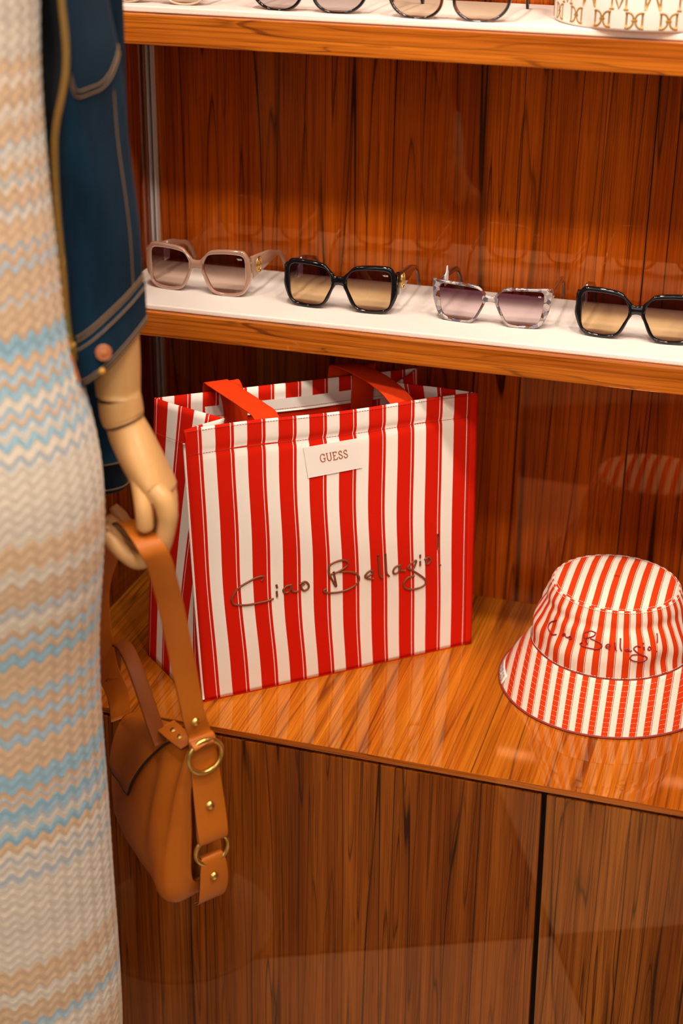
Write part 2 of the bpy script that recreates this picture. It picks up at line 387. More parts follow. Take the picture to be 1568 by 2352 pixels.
def dome(c, nrmv, r, h, k=14, rings=5):
    """rivet head"""
    nv = nrm(nrmv); a = nrm(np.cross(nv, (0.3, .2, 1))); b = np.cross(nv, a); V = []
    c = np.asarray(c, float)
    for i in range(rings):
        q = i / (rings - 1) * PI / 2 * .97
        for j in range(k):
            V.append(c + r * math.cos(q) * (math.cos(2 * PI * j / k) * a + math.sin(2 * PI * j / k) * b) + nv * h * math.sin(q))
    Fc = grid_faces(rings, k, cv=True); Fc.append([(rings - 1) * k + q for q in range(k)]); Fc.append(list(range(k))[::-1]); return V, Fc
def solid(o, th, offset=-1):
    md = o.modifiers.new('solid', 'SOLIDIFY'); md.thickness = th; md.offset = offset; return o
def strokes(name, lines, mapf, rad, mat, parent, smooth_n=5, flat=.5, label=None, kind=None):
    """thread or print strokes: 2-D polylines mapped to a surface by mapf(x, y) -> (point, normal)"""
    A = Acc()
    for ln in lines:
        P2 = cr(ln, smooth_n) if len(ln) > 2 and smooth_n > 1 else np.asarray(cr(ln, 4) if len(ln) == 2 else ln, float)
        pts = []; N = []
        for x, y in P2:
            p, nn = mapf(x, y); pts.append(p); N.append(nn)
        V, Fc = tube_mesh(pts, rad, 6, flat=(np.mean(N, 0), flat)); A.add(V, Fc)
    return mk(name, A.V, A.F, mat, parent, label=label, kind=kind)
GLYPH = {
 'G': ([[(.78, .80), (.62, .95), (.42, 1.0), (.2, .9), (.05, .65), (.03, .42), (.1, .2), (.28, .03), (.5, 0), (.76, .1)], [(.76, .06), (.76, .42)], [(.55, .42), (.92, .42)], [(.79, .98), (.79, .72)]], 1.05),
 'U': ([[(.1, 1), (.1, .5), (.12, .25), (.24, .05), (.42, 0), (.62, .05), (.73, .25), (.74, .5), (.74, 1)], [(-.04, 1), (.25, 1)], [(.6, 1), (.88, 1)]], 1.0),
 'E': ([[(.15, 0), (.15, 1)], [(0, 1), (.68, 1)], [(.68, 1), (.68, .80)], [(.15, .53), (.52, .53)], [(0, 0), (.72, 0)], [(.72, 0), (.74, .22)]], .92),
 'M': ([[(.1, 0), (.1, 1)], [(.1, 1), (.5, .1)], [(.5, .1), (.9, 1)], [(.9, 1), (.9, 0)]], 1.15),
 'A': ([[(.02, 0), (.4, 1)], [(.4, 1), (.78, 0)], [(.18, .35), (.62, .35)]], .95),
 'R': ([[(.1, 0), (.1, 1)], [(.1, 1), (.45, .98), (.6, .78), (.45, .55), (.1, .52)], [(.35, .52), (.65, 0)]], .9),
 'C': ([[(.72, .82), (.5, 1), (.2, .9), (.05, .5), (.2, .1), (.5, 0), (.72, .18)]], .95),
 'I': ([[(.15, 0), (.15, 1)]], .42), 'N': ([[(.1, 0), (.1, 1)], [(.1, 1), (.7, 0)], [(.7, 0), (.7, 1)]], .95),
 'O': ([[(.42, 1), (.12, .85), (.04, .5), (.12, .15), (.42, 0), (.72, .15), (.8, .5), (.72, .85), (.42, 1)]], 1.0),
 'S': ([[(.60, .76), (.54, .95), (.35, 1), (.12, .88), (.1, .68), (.3, .53), (.52, .42), (.64, .25), (.55, .06), (.33, 0), (.1, .07), (.05, .26)]], .82)}
def word(txt):
    out = []; x = 0
    for ch in txt:
        g, adv = GLYPH[ch]
        for ln in g: out.append([(a + x, b) for a, b in ln])
        x += adv + .08
    return out, x - .15

# ================================================================== THE SETTING
FLOOR = -.62; XL = -.152; YB = .471; XSEAM = .560
fl = box('floor', (-2.6, -3.6, FLOOR - .05), (3.6, .60, FLOOR - .012), M['tile_dark']); tag(fl, kind='structure')
# checkerboard floor tiles, turned against the cabinet
TS = .80; d1 = np.array([.910, -.414]); d2 = np.array([.414, .910]); P0 = np.array([.511, -.489])
tv, tf = box_mesh((.002, .002, -.012), (TS - .002, TS - .002, 0), .0015, 1)
tile_me = {}
for key in ('light', 'dark'):
    me = bpy.data.meshes.new('tile'); me.from_pydata(tv, [], tf); me.materials.append(M['tile_' + key]); tile_me[key] = me
for i in range(-5, 6):
    for j in range(-5, 5):
        c = P0 + d1 * TS * i + d2 * TS * j; cc = c + (d1 + d2) * TS / 2
        if not (-2.2 < cc[0] < 3.2 and -3.2 < cc[1] < .1): continue
        o = bpy.data.objects.new('tile', tile_me['light' if (i + j) % 2 else 'dark']); COL.objects.link(o)
        o.location = (c[0], c[1], FLOOR); o.rotation_euler = (0, 0, math.atan2(d1[1], d1[0])); o.parent = fl
tag(box('ceiling', (-2.6, -3.6, CEIL), (3.6, .60, CEIL + .05), M['ceil']), kind='structure')
tag(box('wall_front', (-2.6, -3.65, FLOOR - .012), (3.6, -3.6, CEIL), M['paint']), kind='structure')
tag(box('wall_right', (3.6, -3.6, FLOOR - .012), (3.65, .60, CEIL), M['paint']), kind='structure')
tag(box('wall_outer', (-2.65, -3.6, FLOOR - .012), (-2.6, .60, CEIL), M['paint']), kind='structure')
wb = box('wall_back', (-2.6, YB + .016, FLOOR - .012), (3.6, .60, CEIL), M['paint']); tag(wb, kind='structure')
for i, (x0, x1) in enumerate(((XL + .001, XSEAM - .0008), (XSEAM + .0008, 1.27), (1.2716, 1.98))):
    o = box('veneer_panel', (x0, YB, -.028), (x1, YB + .016, 1.35), M['panel'] if i % 2 == 0 else M['panel2'], wb, bev=.0006)
wl = box('wall_left', (XL - .022, .04, .0005), (XL, YB + .016, 1.35), M['side']); tag(wl, kind='structure')

# metal channel in the corner
t = thing('shelf_channel', 'thin vertical metal shelf channel in the back left corner', 'metal rail', (XL, YB, 0))
for nm, x0, x1, y0, m_ in (('flange', XL + .0006, XL + .0036, YB - .010, 'alu'), ('groove', XL + .0036, XL + .0076, YB - .003, 'dark'), ('flange', XL + .0076, XL + .0106, YB - .010, 'alu')):
    box(nm, (x0, y0, .001), (x1, YB - .0004, 1.33), M[m_], t)

# ------------------------------------------------------------------ base cabinet and worktop
TX1 = 1.98; CT = .0095
t = thing('base_cabinet', 'glossy dark rosewood cupboard with flush doors under the countertop', 'cabinet', (.55, .2, FLOOR))
box('carcass', (XL - .02, .022, FLOOR + .06), (TX1, YB - .04, -CT - .001), M['dark'], t)
box('plinth', (XL - .02, .05, FLOOR), (TX1, YB - .04, FLOOR + .06), M['dark'], t)
DZ0, DZ1 = FLOOR + .065, -CT - .0045
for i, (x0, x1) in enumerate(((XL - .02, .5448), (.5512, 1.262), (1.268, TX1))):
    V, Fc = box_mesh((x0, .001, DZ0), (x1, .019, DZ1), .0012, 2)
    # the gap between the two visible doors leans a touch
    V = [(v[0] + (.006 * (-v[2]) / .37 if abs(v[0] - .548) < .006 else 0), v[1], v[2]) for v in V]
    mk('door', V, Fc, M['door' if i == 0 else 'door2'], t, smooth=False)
ct = box('countertop', (XL, .0, -CT), (TX1, YB, 0), M['top'], bev=.0012)
tag(ct, 'glossy orange-brown wooden countertop carrying the striped tote and the bucket hat', 'countertop')
me = ct.data; me.materials.append(M['edge'])
for p in me.polygons:
    if p.normal.y < -.6: p.material_index = 1

# ------------------------------------------------------------------ shelves with felt pads
YF = .2392
for z0, z1, fz0, lab, plab in ((.4370, .4705, .0078, 'wooden shelf above the tote carrying four pairs of sunglasses', 'white felt pad under the row of four sunglasses above the tote'),
                               (.8170, .8535, .0085, 'highest wooden shelf, carrying round sunglasses and a gold-printed box', 'white felt pad on the highest shelf, under the gold-printed box')):
    t = thing('display_shelf', lab, 'shelf', (.6, .35, z0))
    box('board', (XL + .0006, YF + .0185, z0), (TX1 - .01, YB - .0006, z1), M['shelftop'], t, bev=.0006)
    box('front_edge', (XL + .0006, YF, z0), (TX1 - .01, YF + .018, z1), M['edge'], t, bev=.0012)
    V, Fc = box_mesh((XL + .012, .2485 if z0 < .6 else .2535, z1 + .0002), (TX1 - .02, YB - .012, z1 + fz0), .0022, 3)
    tag(mk('felt_pad', V, Fc, M['felt'], smooth=False), plab, 'display pad')
ZM = .4705 + .0078; ZT = .8535 + .0085

# ================================================================== STRIPED TOTE
BL = np.array([.0807, .0522]); EU = np.array([.7469, .6649]); EN = np.array([.6649, -.7469])
def off(p, k=.0008): return p + np.array([EN[0] * k, EN[1] * k, 0])
def TP(u, v, z): p = BL + EU * u + EN * v; return np.array([p[0], p[1], z])
tote = thing('tote_bag', 'large red and white striped canvas tote standing open on the countertop', 'tote bag', (.16, .25, 0))
TW = .402; DB, DT = .150, .130
def top_h(a): return .3890 * (1 - a) + .3790 * a + .0015 * math.sin(a * 9)
def front(a, zz):
    ul = -.015 * zz ** .8; ur = TW - .006 * zz
    H = top_h(a)
    u = ul + (ur - ul) * a
    env = math.sin(PI * a) ** .6
    v = -.006 * zz + env * (.010 * math.sin(PI * zz) + .003 * math.sin(zz * 9 + a * 5) * (1 - abs(2 * zz - 1))) - .004 * env * math.exp(-((zz - .915) / .012) ** 2)
    u += env * (.0045 * math.sin(zz * 4.6 + 2.2) + .0016 * math.sin(zz * 11 + a * 7) * zz * (1 - zz) * 4)
    return TP(u, v, .002 + (H - .002) * zz)
def back(a, zz):
    ul = -.030 + .018 * zz; ur = .392 - .022 * zz; D = DB + (DT - DB) * zz
    return TP(ul + (ur - ul) * a, -D + .006 * math.sin(PI * a) * math.sin(PI * zz), .002 + (.3885 - .010 * a - .002) * zz)
def gus(side, tt, zz):
    f, b = front(0 if side < 0 else 1, zz), back(0 if side < 0 else 1, zz)
    p = f * (1 - tt) + b * tt
    pk = .24 if side < 0 else .72
    tri = tt / pk if tt < pk else (1 - tt) / (1 - pk); tri = tri ** 1.15
    am = (.062 if side < 0 else .055) * zz ** 1.6
    am -= (.010 if side < 0 else .004) * (1 - zz) ** 2 * (1 if tt > .1 else tt * 10)
    d = -side * am * tri
    p = p + np.array([EU[0] * d, EU[1] * d, 0])
    p[2] += -.004 * tri * zz
    return p
def sheet(name, fn, nu, nv, L, H, mat, parent, u0=0., a0=0., a1=1., z0=0., z1=1., **kw):
    V = []; U = []
    for i in range(nu):
        a = a0 + (a1 - a0) * i / (nu - 1)
        for j in range(nv):
            zz = z0 + (z1 - z0) * j / (nv - 1); V.append(fn(a, zz)); U.append((u0 + a * L, zz * H))
    return mk(name, V, grid_faces(nu, nv), mat, parent, uv=U, **kw)
solid(sheet('front_panel', front, 60, 70, TW, .385, M['tote'], tote, u0=0.0), .0022)
solid(sheet('back_panel', back, 40, 30, TW, .385, M['tote'], tote, u0=.0105), .0022, 1)
solid(sheet('left_gusset', lambda a, z: gus(-1, a, z), 34, 40, .142, .385, M['tote'], tote, u0=.004), .0020, 1)
solid(sheet('right_gusset', lambda a, z: gus(1, a, z), 34, 40, .142, .385, M['tote'], tote, u0=.010), .0020)
base = [TP(0, 0, .0024), TP(TW, 0, .0024), TP(.392, -DB, .0024), TP(-.030, -DB, .0024)]
V, Fc = loft([[p * np.array([1, 1, 0]) + np.array([0, 0, z]) for p in base] for z in (.0004, .003)])
mk('base_panel', V, Fc, M['redcloth'], tote, smooth=False)
# red lining just inside
A = Acc()
def inset(p, k=.0045):
    c = TP(TW / 2, -.07, p[2]); d = c - p; return p + d * (k / max(.02, np.linalg.norm(d)))
for fn, nu, zt in ((front, 24, .93), (back, 24, .903), (lambda a, z: gus(-1, a, z), 20, .93), (lambda a, z: gus(1, a, z), 20, .93)):
    V = [inset(fn(i / (nu - 1), .02 + (zt - .02) * j / 15)) for i in range(nu) for j in range(16)]; A.add(V, grid_faces(nu, 16))
mk('lining', A.V, A.F, M['lining'], tote)
sheet('hem_facing', lambda a, z: inset(back(.012 + a * .976, z), .0060), 30, 4, TW, .385, M['cream'], tote, z0=.900, z1=.948)
tube('hem_cord', [inset(back(a, .901), .0068) for a in np.linspace(.015, .985, 30)], .0011, M['cream'], tote)
# piping down the two front corners
bnd = sheet('edge_binding', lambda a, z: off(front(a, z), .0010), 4, 50, TW, .385, M['redcloth'], tote, a0=.9745, a1=1.002, z0=.0, z1=1.001); solid(bnd, .0012, 0)
tube('piping', [front(0, z) + np.array([EN[0] * .0012 - EU[0] * .0016, EN[1] * .0012 - EU[1] * .0016, 0]) for z in np.linspace(.01, .955, 40)], .0016, M['cream'], tote)
# stitching: dashes along hem and edges
A = Acc()
def dashes(f, t0, t1, n, r=.00033):
    for i in range(n):
        a = t0 + (t1 - t0) * i / n; b = a + (t1 - t0) / n * .72; V, Fc = tube_mesh([f(a), f((a + b) / 2), f(b)], r, 4); A.add(V, Fc)
dashes(lambda a: off(front(a, .912), .0006), .0, 1, 110); dashes(lambda a: off(front(a, .992), .0006), .0, 1, 110)
dashes(lambda z: off(front(.966, z), .0006), .10, .98, 90)
dashes(lambda a: inset(back(a, .990), .0012), .02, .98, 100); dashes(lambda a: inset(back(a, .910), .0066), .02, .98, 100)
dashes(lambda a: gus(-1, a, .88) - np.array([EU[0], EU[1], 0]) * .0022, .3, .98, 30)
mk('stitching', A.V, A.F, M['redthread'], tote, kind='stuff')
# handles: webbing looped from inside the rims over the back edge
def inside_front(u, z): return front((u + .01) / TW, z / .385)
wu = (EU[0], EU[1], 0)
def handle(u0, u1, vfront):
    if vfront:
        f0, f1 = -.010, -.010
        pts = [TP(u0 + .004, f0, .300), TP(u0 + .002, f0 - .004, .352), TP(u0 - .002, f0 - .020, .381), TP(u0 - .010, -.058, .3885), TP(u0 - .021, -.098, .394), TP(u0 - .029, -.124, .3975), TP(u0 - .030, -.1395, .3935), TP(u0 - .028, -.1445, .36), TP(u0 - .020, -.146, .30), TP(u0 + .01, -.150, .235),
               TP((u0 + u1) / 2 - .02, -.154, .200), TP(u1 - .05, -.150, .235), TP(u1 - .036, -.146, .30), TP(u1 - .034, -.1445, .36), TP(u1 - .034, -.1395, .3925), TP(u1 - .033, -.126, .3995), TP(u1 - .026, -.098, .401), TP(u1 - .012, -.060, .395), TP(u1 - .002, -.026, .383), TP(u1 + .002, -.015, .365), TP(u1 + .004, f1, .300)]
    else:
        fb = -.124
        pts = [TP(u0, fb, .318), TP(u0, fb - .0005, .350), TP(u0 - .002, fb - .001, .372), TP(u0 - .006, fb - .006, .3905), TP(u0 - .008, fb - .014, .3935), TP(u0 - .008, fb - .021, .380), TP(u0, -.153, .30), TP(u0 + .03, -.160, .24), TP((u0 + u1) / 2, -.165, .215), TP(u1 - .03, -.160, .24), TP(u1, -.153, .30),
               TP(u1 + .008, fb - .021, .378), TP(u1 + .008, fb - .014, .3915), TP(u1 + .005, fb - .006, .3885), TP(u1 + .002, fb - .001, .370), TP(u1, fb - .0005, .348), TP(u1, fb, .316)]
    k = len(pts); m_ = k // 2
    wd = []
    for i in range(k):
        s = 1 if i < m_ else -1
        if i == m_ or (vfront and i in (m_ - 1, m_ + 1)) or (not vfront and i in (m_ - 1, m_ + 1)):
            wd.append((wu[0] * s * (.5 if i != m_ else .0), wu[1] * s * (.5 if i != m_ else 0), .9))
        else: wd.append((wu[0] * s, wu[1] * s, 0))
    return pts, wd
for vf, a, b in ((True, .105, .290), (False, .098, .283)):
    p, wd = handle(a, b, vf); ribbon('handle', p, wd, .033, .0019, M['webbing'], tote, n=7)
# sewn-on label with the shop's name
LQ = [(.1426, .3428), (.2193, .3434), (.2250, .3027), (.1476, .3014)]
def lab_uz(x, y):                                        # x,y 0..1, y up
    a = np.array(LQ[3]) * (1 - x) + np.array(LQ[2]) * x; b = np.array(LQ[0]) * (1 - x) + np.array(LQ[1]) * x
    return a * (1 - y) + b * y
def on_front(u, z, k):
    zz = z / .384; a = u / TW
    for _ in range(4):                                   # invert the small cloth shifts
        p = front(a, zz); q = p[:2] - BL; du = u - q @ EU; a += du / TW; zz += (z - p[2]) / .384
    p = front(a, zz); return off(p, k)
lab = sheet('label_patch', lambda a, y: on_front(*lab_uz(a, y), .0014), 12, 8, .08, .04, M['label'], tote, smooth=False); solid(lab, .0006, 0)
wl_, ww_ = word('GUESS'); S = .0102; kx = .0405 / (ww_ * S)
def map_label(x, y):
    X = .268 + x * S * kx / .0795; Y = .445 + y * S / .0405
    return on_front(*lab_uz(X, Y), .0022), np.array([EN[0], EN[1], 0])
strokes('label_lettering', wl_, map_label, .00066, M['copper'], lab, smooth_n=4, flat=.5)
TXT = [[(81.8, 166.7), (84.6, 171.2), (81.3, 173.2), (73.7, 172.2), (62.8, 168.2), (51.8, 163.0), (44.1, 155.4), (40.2, 147.1), (42.2, 140.4), (49.2, 137.3), (62.3, 135.1), (76.5, 135.1), (88.7, 135.5), (98.1, 137.3)], [(102.1, 157.2), (103.4, 152.0)], [(102.6, 147.6), (103.3, 138.8)], [(123.1, 152.7), (116.5, 152.3), (112.0, 147.4), (114.2, 142.9), (119.8, 143.5), (122.6, 151.1), (123.1, 153.2), (123.3, 147.4), (125.9, 142.3), (133.2, 141.4)], [(134.9, 151.5), (142.1, 154.1), (147.2, 149.6), (147.8, 143.7), (142.1, 140.8), (138.2, 143.9), (137.7, 149.2), (142.1, 150.6)], [(173.9, 137.2), (169.9, 135.7), (171.4, 132.5), (182.8, 129.2), (196.8, 128.7), (210.7, 131.7), (219.6, 138.4), (220.7, 146.0), (215.5, 152.8), (205.3, 157.4), (191.3, 159.8)], [(179.4, 158.0), (191.3, 160.8), (201.4, 166.5), (203.6, 171.2), (200.0, 175.5), (192.4, 177.2), (182.4, 175.3), (176.8, 171.3), (176.2, 161.2), (181.3, 149.9), (187.8, 138.3), (183.1, 161.8)], [(228.5, 144.2), (236.1, 145.5), (241.0, 149.1), (238.6, 152.6), (233.5, 151.3), (229.7, 145.5), (235.0, 140.6), (242.7, 139.3)], [(247.7, 175.0), (250.1, 154.5), (251.7, 142.5), (256.3, 137.4)], [(258.4, 174.9), (260.4, 155.1), (262.0, 143.7), (266.1, 138.1)], [(282.0, 152.2), (274.8, 151.0), (271.7, 145.1), (273.8, 140.7), (279.6, 142.2), (281.4, 149.7), (281.9, 152.9), (282.9, 144.2), (290.1, 142.1)], [(303.2, 142.8), (306.8, 153.3), (302.2, 153.5), (293.9, 146.0), (300.0, 140.9), (312.2, 131.2), (322.6, 120.6), (322.1, 113.3), (313.0, 109.9), (299.7, 110.5), (290.9, 115.6), (289.4, 123.2), (295.1, 130.0), (305.0, 130.7)], [(312.5, 162.0), (312.6, 157.0)], [(312.8, 152.1), (313.3, 144.8)], [(319.4, 152.8), (325.9, 154.9), (329.4, 150.9), (326.9, 145.5), (323.0, 145.6), (322.1, 151.0), (324.6, 155.8)], [(340.2, 187.4), (340.9, 163.2)], [(343.6, 139.0), (345.9, 138.5)]]
strokes('embroidery', TXT, lambda x, y: (on_front(x / 1000 + .0, y / 1000, .0006), np.array([EN[0], EN[1], 0])), .00155, M['brown'], tote, flat=.9, label='dark brown handwritten embroidery')

# ================================================================== BUCKET HAT
HC = np.array([.583, .278]); hat = thing('bucket_hat', 'red and cream striped bucket hat on the countertop right of the tote', 'hat', (HC[0], HC[1], 0))
def HP(th, r, z): return np.array([HC[0] + r * math.cos(th), HC[1] + r * math.sin(th), z])
N = 128
def brim_r(q, th):                                       # q 0 at edge, 1 at seam
    r = .149 + (.1085 - .149) * q + .003 * math.sin(PI * q); z = .001 + (.064 - .001) * q ** 1.12
    r += .0015 * math.sin(3 * th + 1) * (1 - q); return r, z
V = []; U = []
for i in range(N):
    th = 2 * PI * i / N
    for j in range(18):
        q = j / 17; r, z = brim_r(q, th); p = HP(th, r, z); V.append(p)
        U.append((p[0] - HC[0], q * .075))
o = mk('brim', V, grid_faces(N, 18, cu=True), M['brim'], hat, uv=U); solid(o, .0022, -1)
tube('brim_edging', [HP(2 * PI * i / N, .1492 + .0015 * math.sin(6 * PI * i / N + 1), .0017) for i in range(N)], .0016, M['piping_hat'], hat, 6, closed=True)
def crown_r(th, z):
    q = (z - .064) / .088
    r = .1075 + (.0835 - .1075) * q + .004 * math.sin(PI * q)
    d = math.cos(th + PI * .56)
    r += .0022 * math.sin(2.5 * th + 9 * q) * math.sin(PI * q) - .0035 * math.exp(-((z - .127) / .007) ** 2) * max(0, d) ** .5
    r += .004 * math.exp(-((z - .090) / .014) ** 2) * max(0, d)
    r -= .006 * math.exp(-((z - .085) / .016) ** 2) * (math.exp(-((th - (-2.45)) / .16) ** 2) + math.exp(-((th - (-.75)) / .16) ** 2))
    return r
def seam_z(th): return .064
V = []; U = []
for i in range(N + 1):
    th = -PI * 1.5 + 2 * PI * i / N
    t2 = ((th + PI) % (2 * PI)) - PI
    for j in range(34):
        z = .064 + .088 * j / 33; V.append(HP(th, crown_r(t2, z), z)); U.append((th * .098, z))
o = mk('crown', V, grid_faces(N + 1, 34), M['hat'], hat, uv=U); solid(o, .0018, -1)
V = []; U = []; rt = crown_r(0, .152)
for j in range(12):
    q = j / 11
    for i in range(N):
        th = 2 * PI * i / N; t2 = ((th + PI) % (2 * PI)) - PI
        rr = crown_r(t2, .152) * (1 - q) + .0006 * q
        p = HP(th, rr, .1515 + .0105 * math.sin(q * PI / 2) + .0016 * math.sin(q * 9 + th * 2) * q * (1 - q) * 2); V.append(p); U.append((p[0] - HC[0], p[1]))
o = mk('top_panel', V, grid_faces(12, N, cv=True, flip=True), M['hat'], hat, uv=U); solid(o, .0015, -1)
A = Acc()
for z, dz in ((.1495, 0), (.0665, 0)):
    for i in range(150):
        a, b = 2 * PI * i / 150, 2 * PI * (i + .7) / 150
        nm = lambda q: ((q + PI) % (2 * PI)) - PI
        V, Fc = tube_mesh([HP(a, crown_r(nm(a), z) + .0007, z), HP(b, crown_r(nm(b), z) + .0007, z)], .0003, 4); A.add(V, Fc)
for i in range(140):
    a, b = 2 * PI * i / 140, 2 * PI * (i + .7) / 140; V, Fc = tube_mesh([HP(a, rt - .0035, .1527), HP(b, rt - .0035, .1527)], .0003, 4); A.add(V, Fc)
mk('stitching', A.V, A.F, M['cream'], hat, kind='stuff')
tube('seam', [HP(2 * PI * i / N, crown_r(((2 * PI * i / N + PI) % (2 * PI)) - PI, .064) + .0004, .0642) for i in range(N)], .0009, M['piping_hat'], hat, 5, closed=True)
HT = [[(-132.89, 118.5), (-135.25, 116.3), (-140.2, 109.6), (-140.99, 102.8), (-137.62, 99.5), (-132.63, 99.1), (-128.89, 102.0)], [(-121.66, 108.6), (-123.4, 105.8), (-121.68, 105.6), (-121.09, 109.0), (-119.86, 105.6), (-117.7, 105.8)], [(-115.76, 109.2), (-117.05, 106.5), (-116.02, 105.1), (-114.44, 106.7), (-115.08, 109.0), (-115.97, 109.1)], [(-96.63, 122.4), (-100.29, 123.0), (-104.61, 119.6), (-104.75, 116.9), (-102.46, 110.7), (-100.96, 106.2)], [(-96.37, 122.8), (-96.83, 119.1), (-100.48, 115.5), (-103.33, 113.9)], [(-99.41, 114.7), (-92.33, 112.6), (-90.22, 107.7), (-93.02, 103.4), (-100.06, 102.1), (-106.41, 103.3), (-105.09, 106.6)], [(-87.71, 108.0), (-84.54, 109.8), (-85.14, 112.1), (-86.94, 110.5), (-86.98, 107.0), (-84.35, 106.4)], [(-81.03, 114.7), (-80.5, 107.2), (-79.45, 104.6)], [(-77.13, 119.7), (-77.04, 109.2), (-75.77, 104.6)], [(-71.17, 107.8), (-73.23, 106.6), (-71.79, 105.1), (-71.07, 107.8), (-70.36, 105.0), (-68.68, 105.4)], [(-62.18, 109.5), (-65.16, 110.6), (-67.38, 107.7), (-64.15, 101.9), (-58.37, 96.4), (-57.97, 92.4), (-61.8, 90.7), (-66.95, 91.7), (-69.76, 95.3), (-68.41, 99.9), (-64.16, 100.4)], [(-59.89, 109.2), (-59.56, 104.9)], [(-59.84, 113.7), (-59.69, 111.9)], [(-55.63, 108.4), (-56.73, 105.5), (-55.2, 104.0), (-54.39, 106.5), (-55.63, 108.4)], [(-46.42, 120.7), (-48.14, 110.6)], [(-49.37, 100.9), (-49.21, 99.9)]]
def map_hat(x, y):
    th = math.radians(x); z = y / 1000; return HP(th, crown_r(th, z) + .0006, z), np.array([math.cos(th), math.sin(th), 0])
strokes('embroidery', HT, map_hat, .00095, M['maroon'], hat, flat=.9, label='dark red handwritten embroidery')
# small woven name tag on the brim edge
def map_tag(a, q, k=.0012):
    r, z = brim_r(q, a); n_ = nrm((math.cos(a) * .84, math.sin(a) * .84, .55)); return HP(a, r, z) + n_ * k, n_
V = [map_tag(math.radians(-176 + 20 * i / 9), .015 + .24 * j / 3)[0] for i in range(10) for j in range(4)]
tg = mk('name_tag', V, grid_faces(10, 4), M['label'], hat); solid(tg, .0006, 0)
strokes('lettering', wl_, lambda x, y: map_tag(math.radians(-174 + x / ww_ * 16), .05 + .15 * y, .0019), .00035, M['ink'], tg, smooth_n=3)

# ================================================================== SUNGLASSES
def contour(pts, n=72):
    P = cr(pts, 8, closed=True); d = np.r_[0, np.cumsum(np.linalg.norm(np.roll(P, -1, 0) - P, axis=1))]; Q = np.vstack([P, P[:1]])
    s = np.linspace(0, d[-1], n, endpoint=False); return np.c_[np.interp(s, d, Q[:, 0]), np.interp(s, d, Q[:, 1])]
def polar(P, c, n=72):
    """resample a closed contour by angle about c"""
    d = P - c; a = np.arctan2(d[:, 1], d[:, 0]); o = np.argsort(a); a, r = a[o], np.hypot(d[o, 0], d[o, 1])
    th = np.linspace(-PI, PI, n, endpoint=False); r2 = np.interp(th, a, r, period=2 * PI); return c + np.c_[r2 * np.cos(th), r2 * np.sin(th)]
SQ_I = [(10.2, 39.7), (13.4, 48.3), (19.4, 55.1), (35.6, 57.6), (48.5, 58.2), (62.5, 57.6), (67.6, 55.3), (69.6, 49.5), (69.9, 31.7), (68.5, 14.9), (63, 7.3), (46.2, 4.4), (30.5, 5.6), (22.6, 10.0), (15.9, 22.2), (11.2, 32.1)]
SQ_O = [(6.0, 46.6), (12.9, 54.0), (21.8, 61.8), (42.4, 64.6), (63.0, 64.8), (70.3, 62.3), (77.0, 50.3), (77.8, 42.8), (78.4, 27.3), (70.6, 8.7), (61.0, 1.8), (46.2, .0), (37.1, .3), (24.0, 3.7), (16.1, 11.9), (9.4, 26.8), (5.2, 35)]
CT_I = [(9.5, 36.9), (12.0, 42.9), (17.6, 46.7), (33.7, 48.5), (60.2, 49.4), (66.4, 48.2), (68.4, 44.9), (68.3, 34.4), (65.4, 15.2), (60.3, 7.1), (50.0, 3.8), (30.6, 3.4), (22.2, 7), (15.7, 17.6), (9.8, 31)]
CT_O = [(6.5, 40.9), (14.0, 48.7), (26.6, 52.3), (54.2, 53.2), (77.3, 54.4), (78.6, 52.0), (77.0, 29.4), (71.0, 11.1), (63.9, 2.6), (52.5, 0.2), (30.7, .0), (22.5, 2.4), (14.9, 12), (7.1, 28), (5.0, 34)]
def oval(cx, cz, rx, rz, e=2.3, n=24, skew=0.):
    return [(cx + rx * np.sign(math.cos(a)) * abs(math.cos(a)) ** (2 / e) + skew * math.sin(a), cz + rz * np.sign(math.sin(a)) * abs(math.sin(a)) ** (2 / e)) for a in np.linspace(0, 2 * PI, n, endpoint=False)]
STYLES = {
 'square': dict(I=SQ_I, O=SQ_O, c=(41, 32), bz=(35, 46.5), th=5.2),
 'cat': dict(I=CT_I, O=CT_O, c=(40, 27), bz=(31.5, 39.3), th=4.2),
 'round': dict(I=oval(39, 26, 29, 23.5), O=oval(39, 26, 32, 26.0), c=(39, 26), bz=(34, 39), th=4.0),
 'panto': dict(I=oval(40, 27, 31.0, 25.0, 2.15, skew=2), O=oval(40, 27.0, 34.6, 28.2, 2.2, skew=2), c=(40, 27), bz=(36, 43), th=3.6)}
def bow(x): return .0009 * 0 + (x / .078) ** 2 * .006                        # the front wraps back at the sides
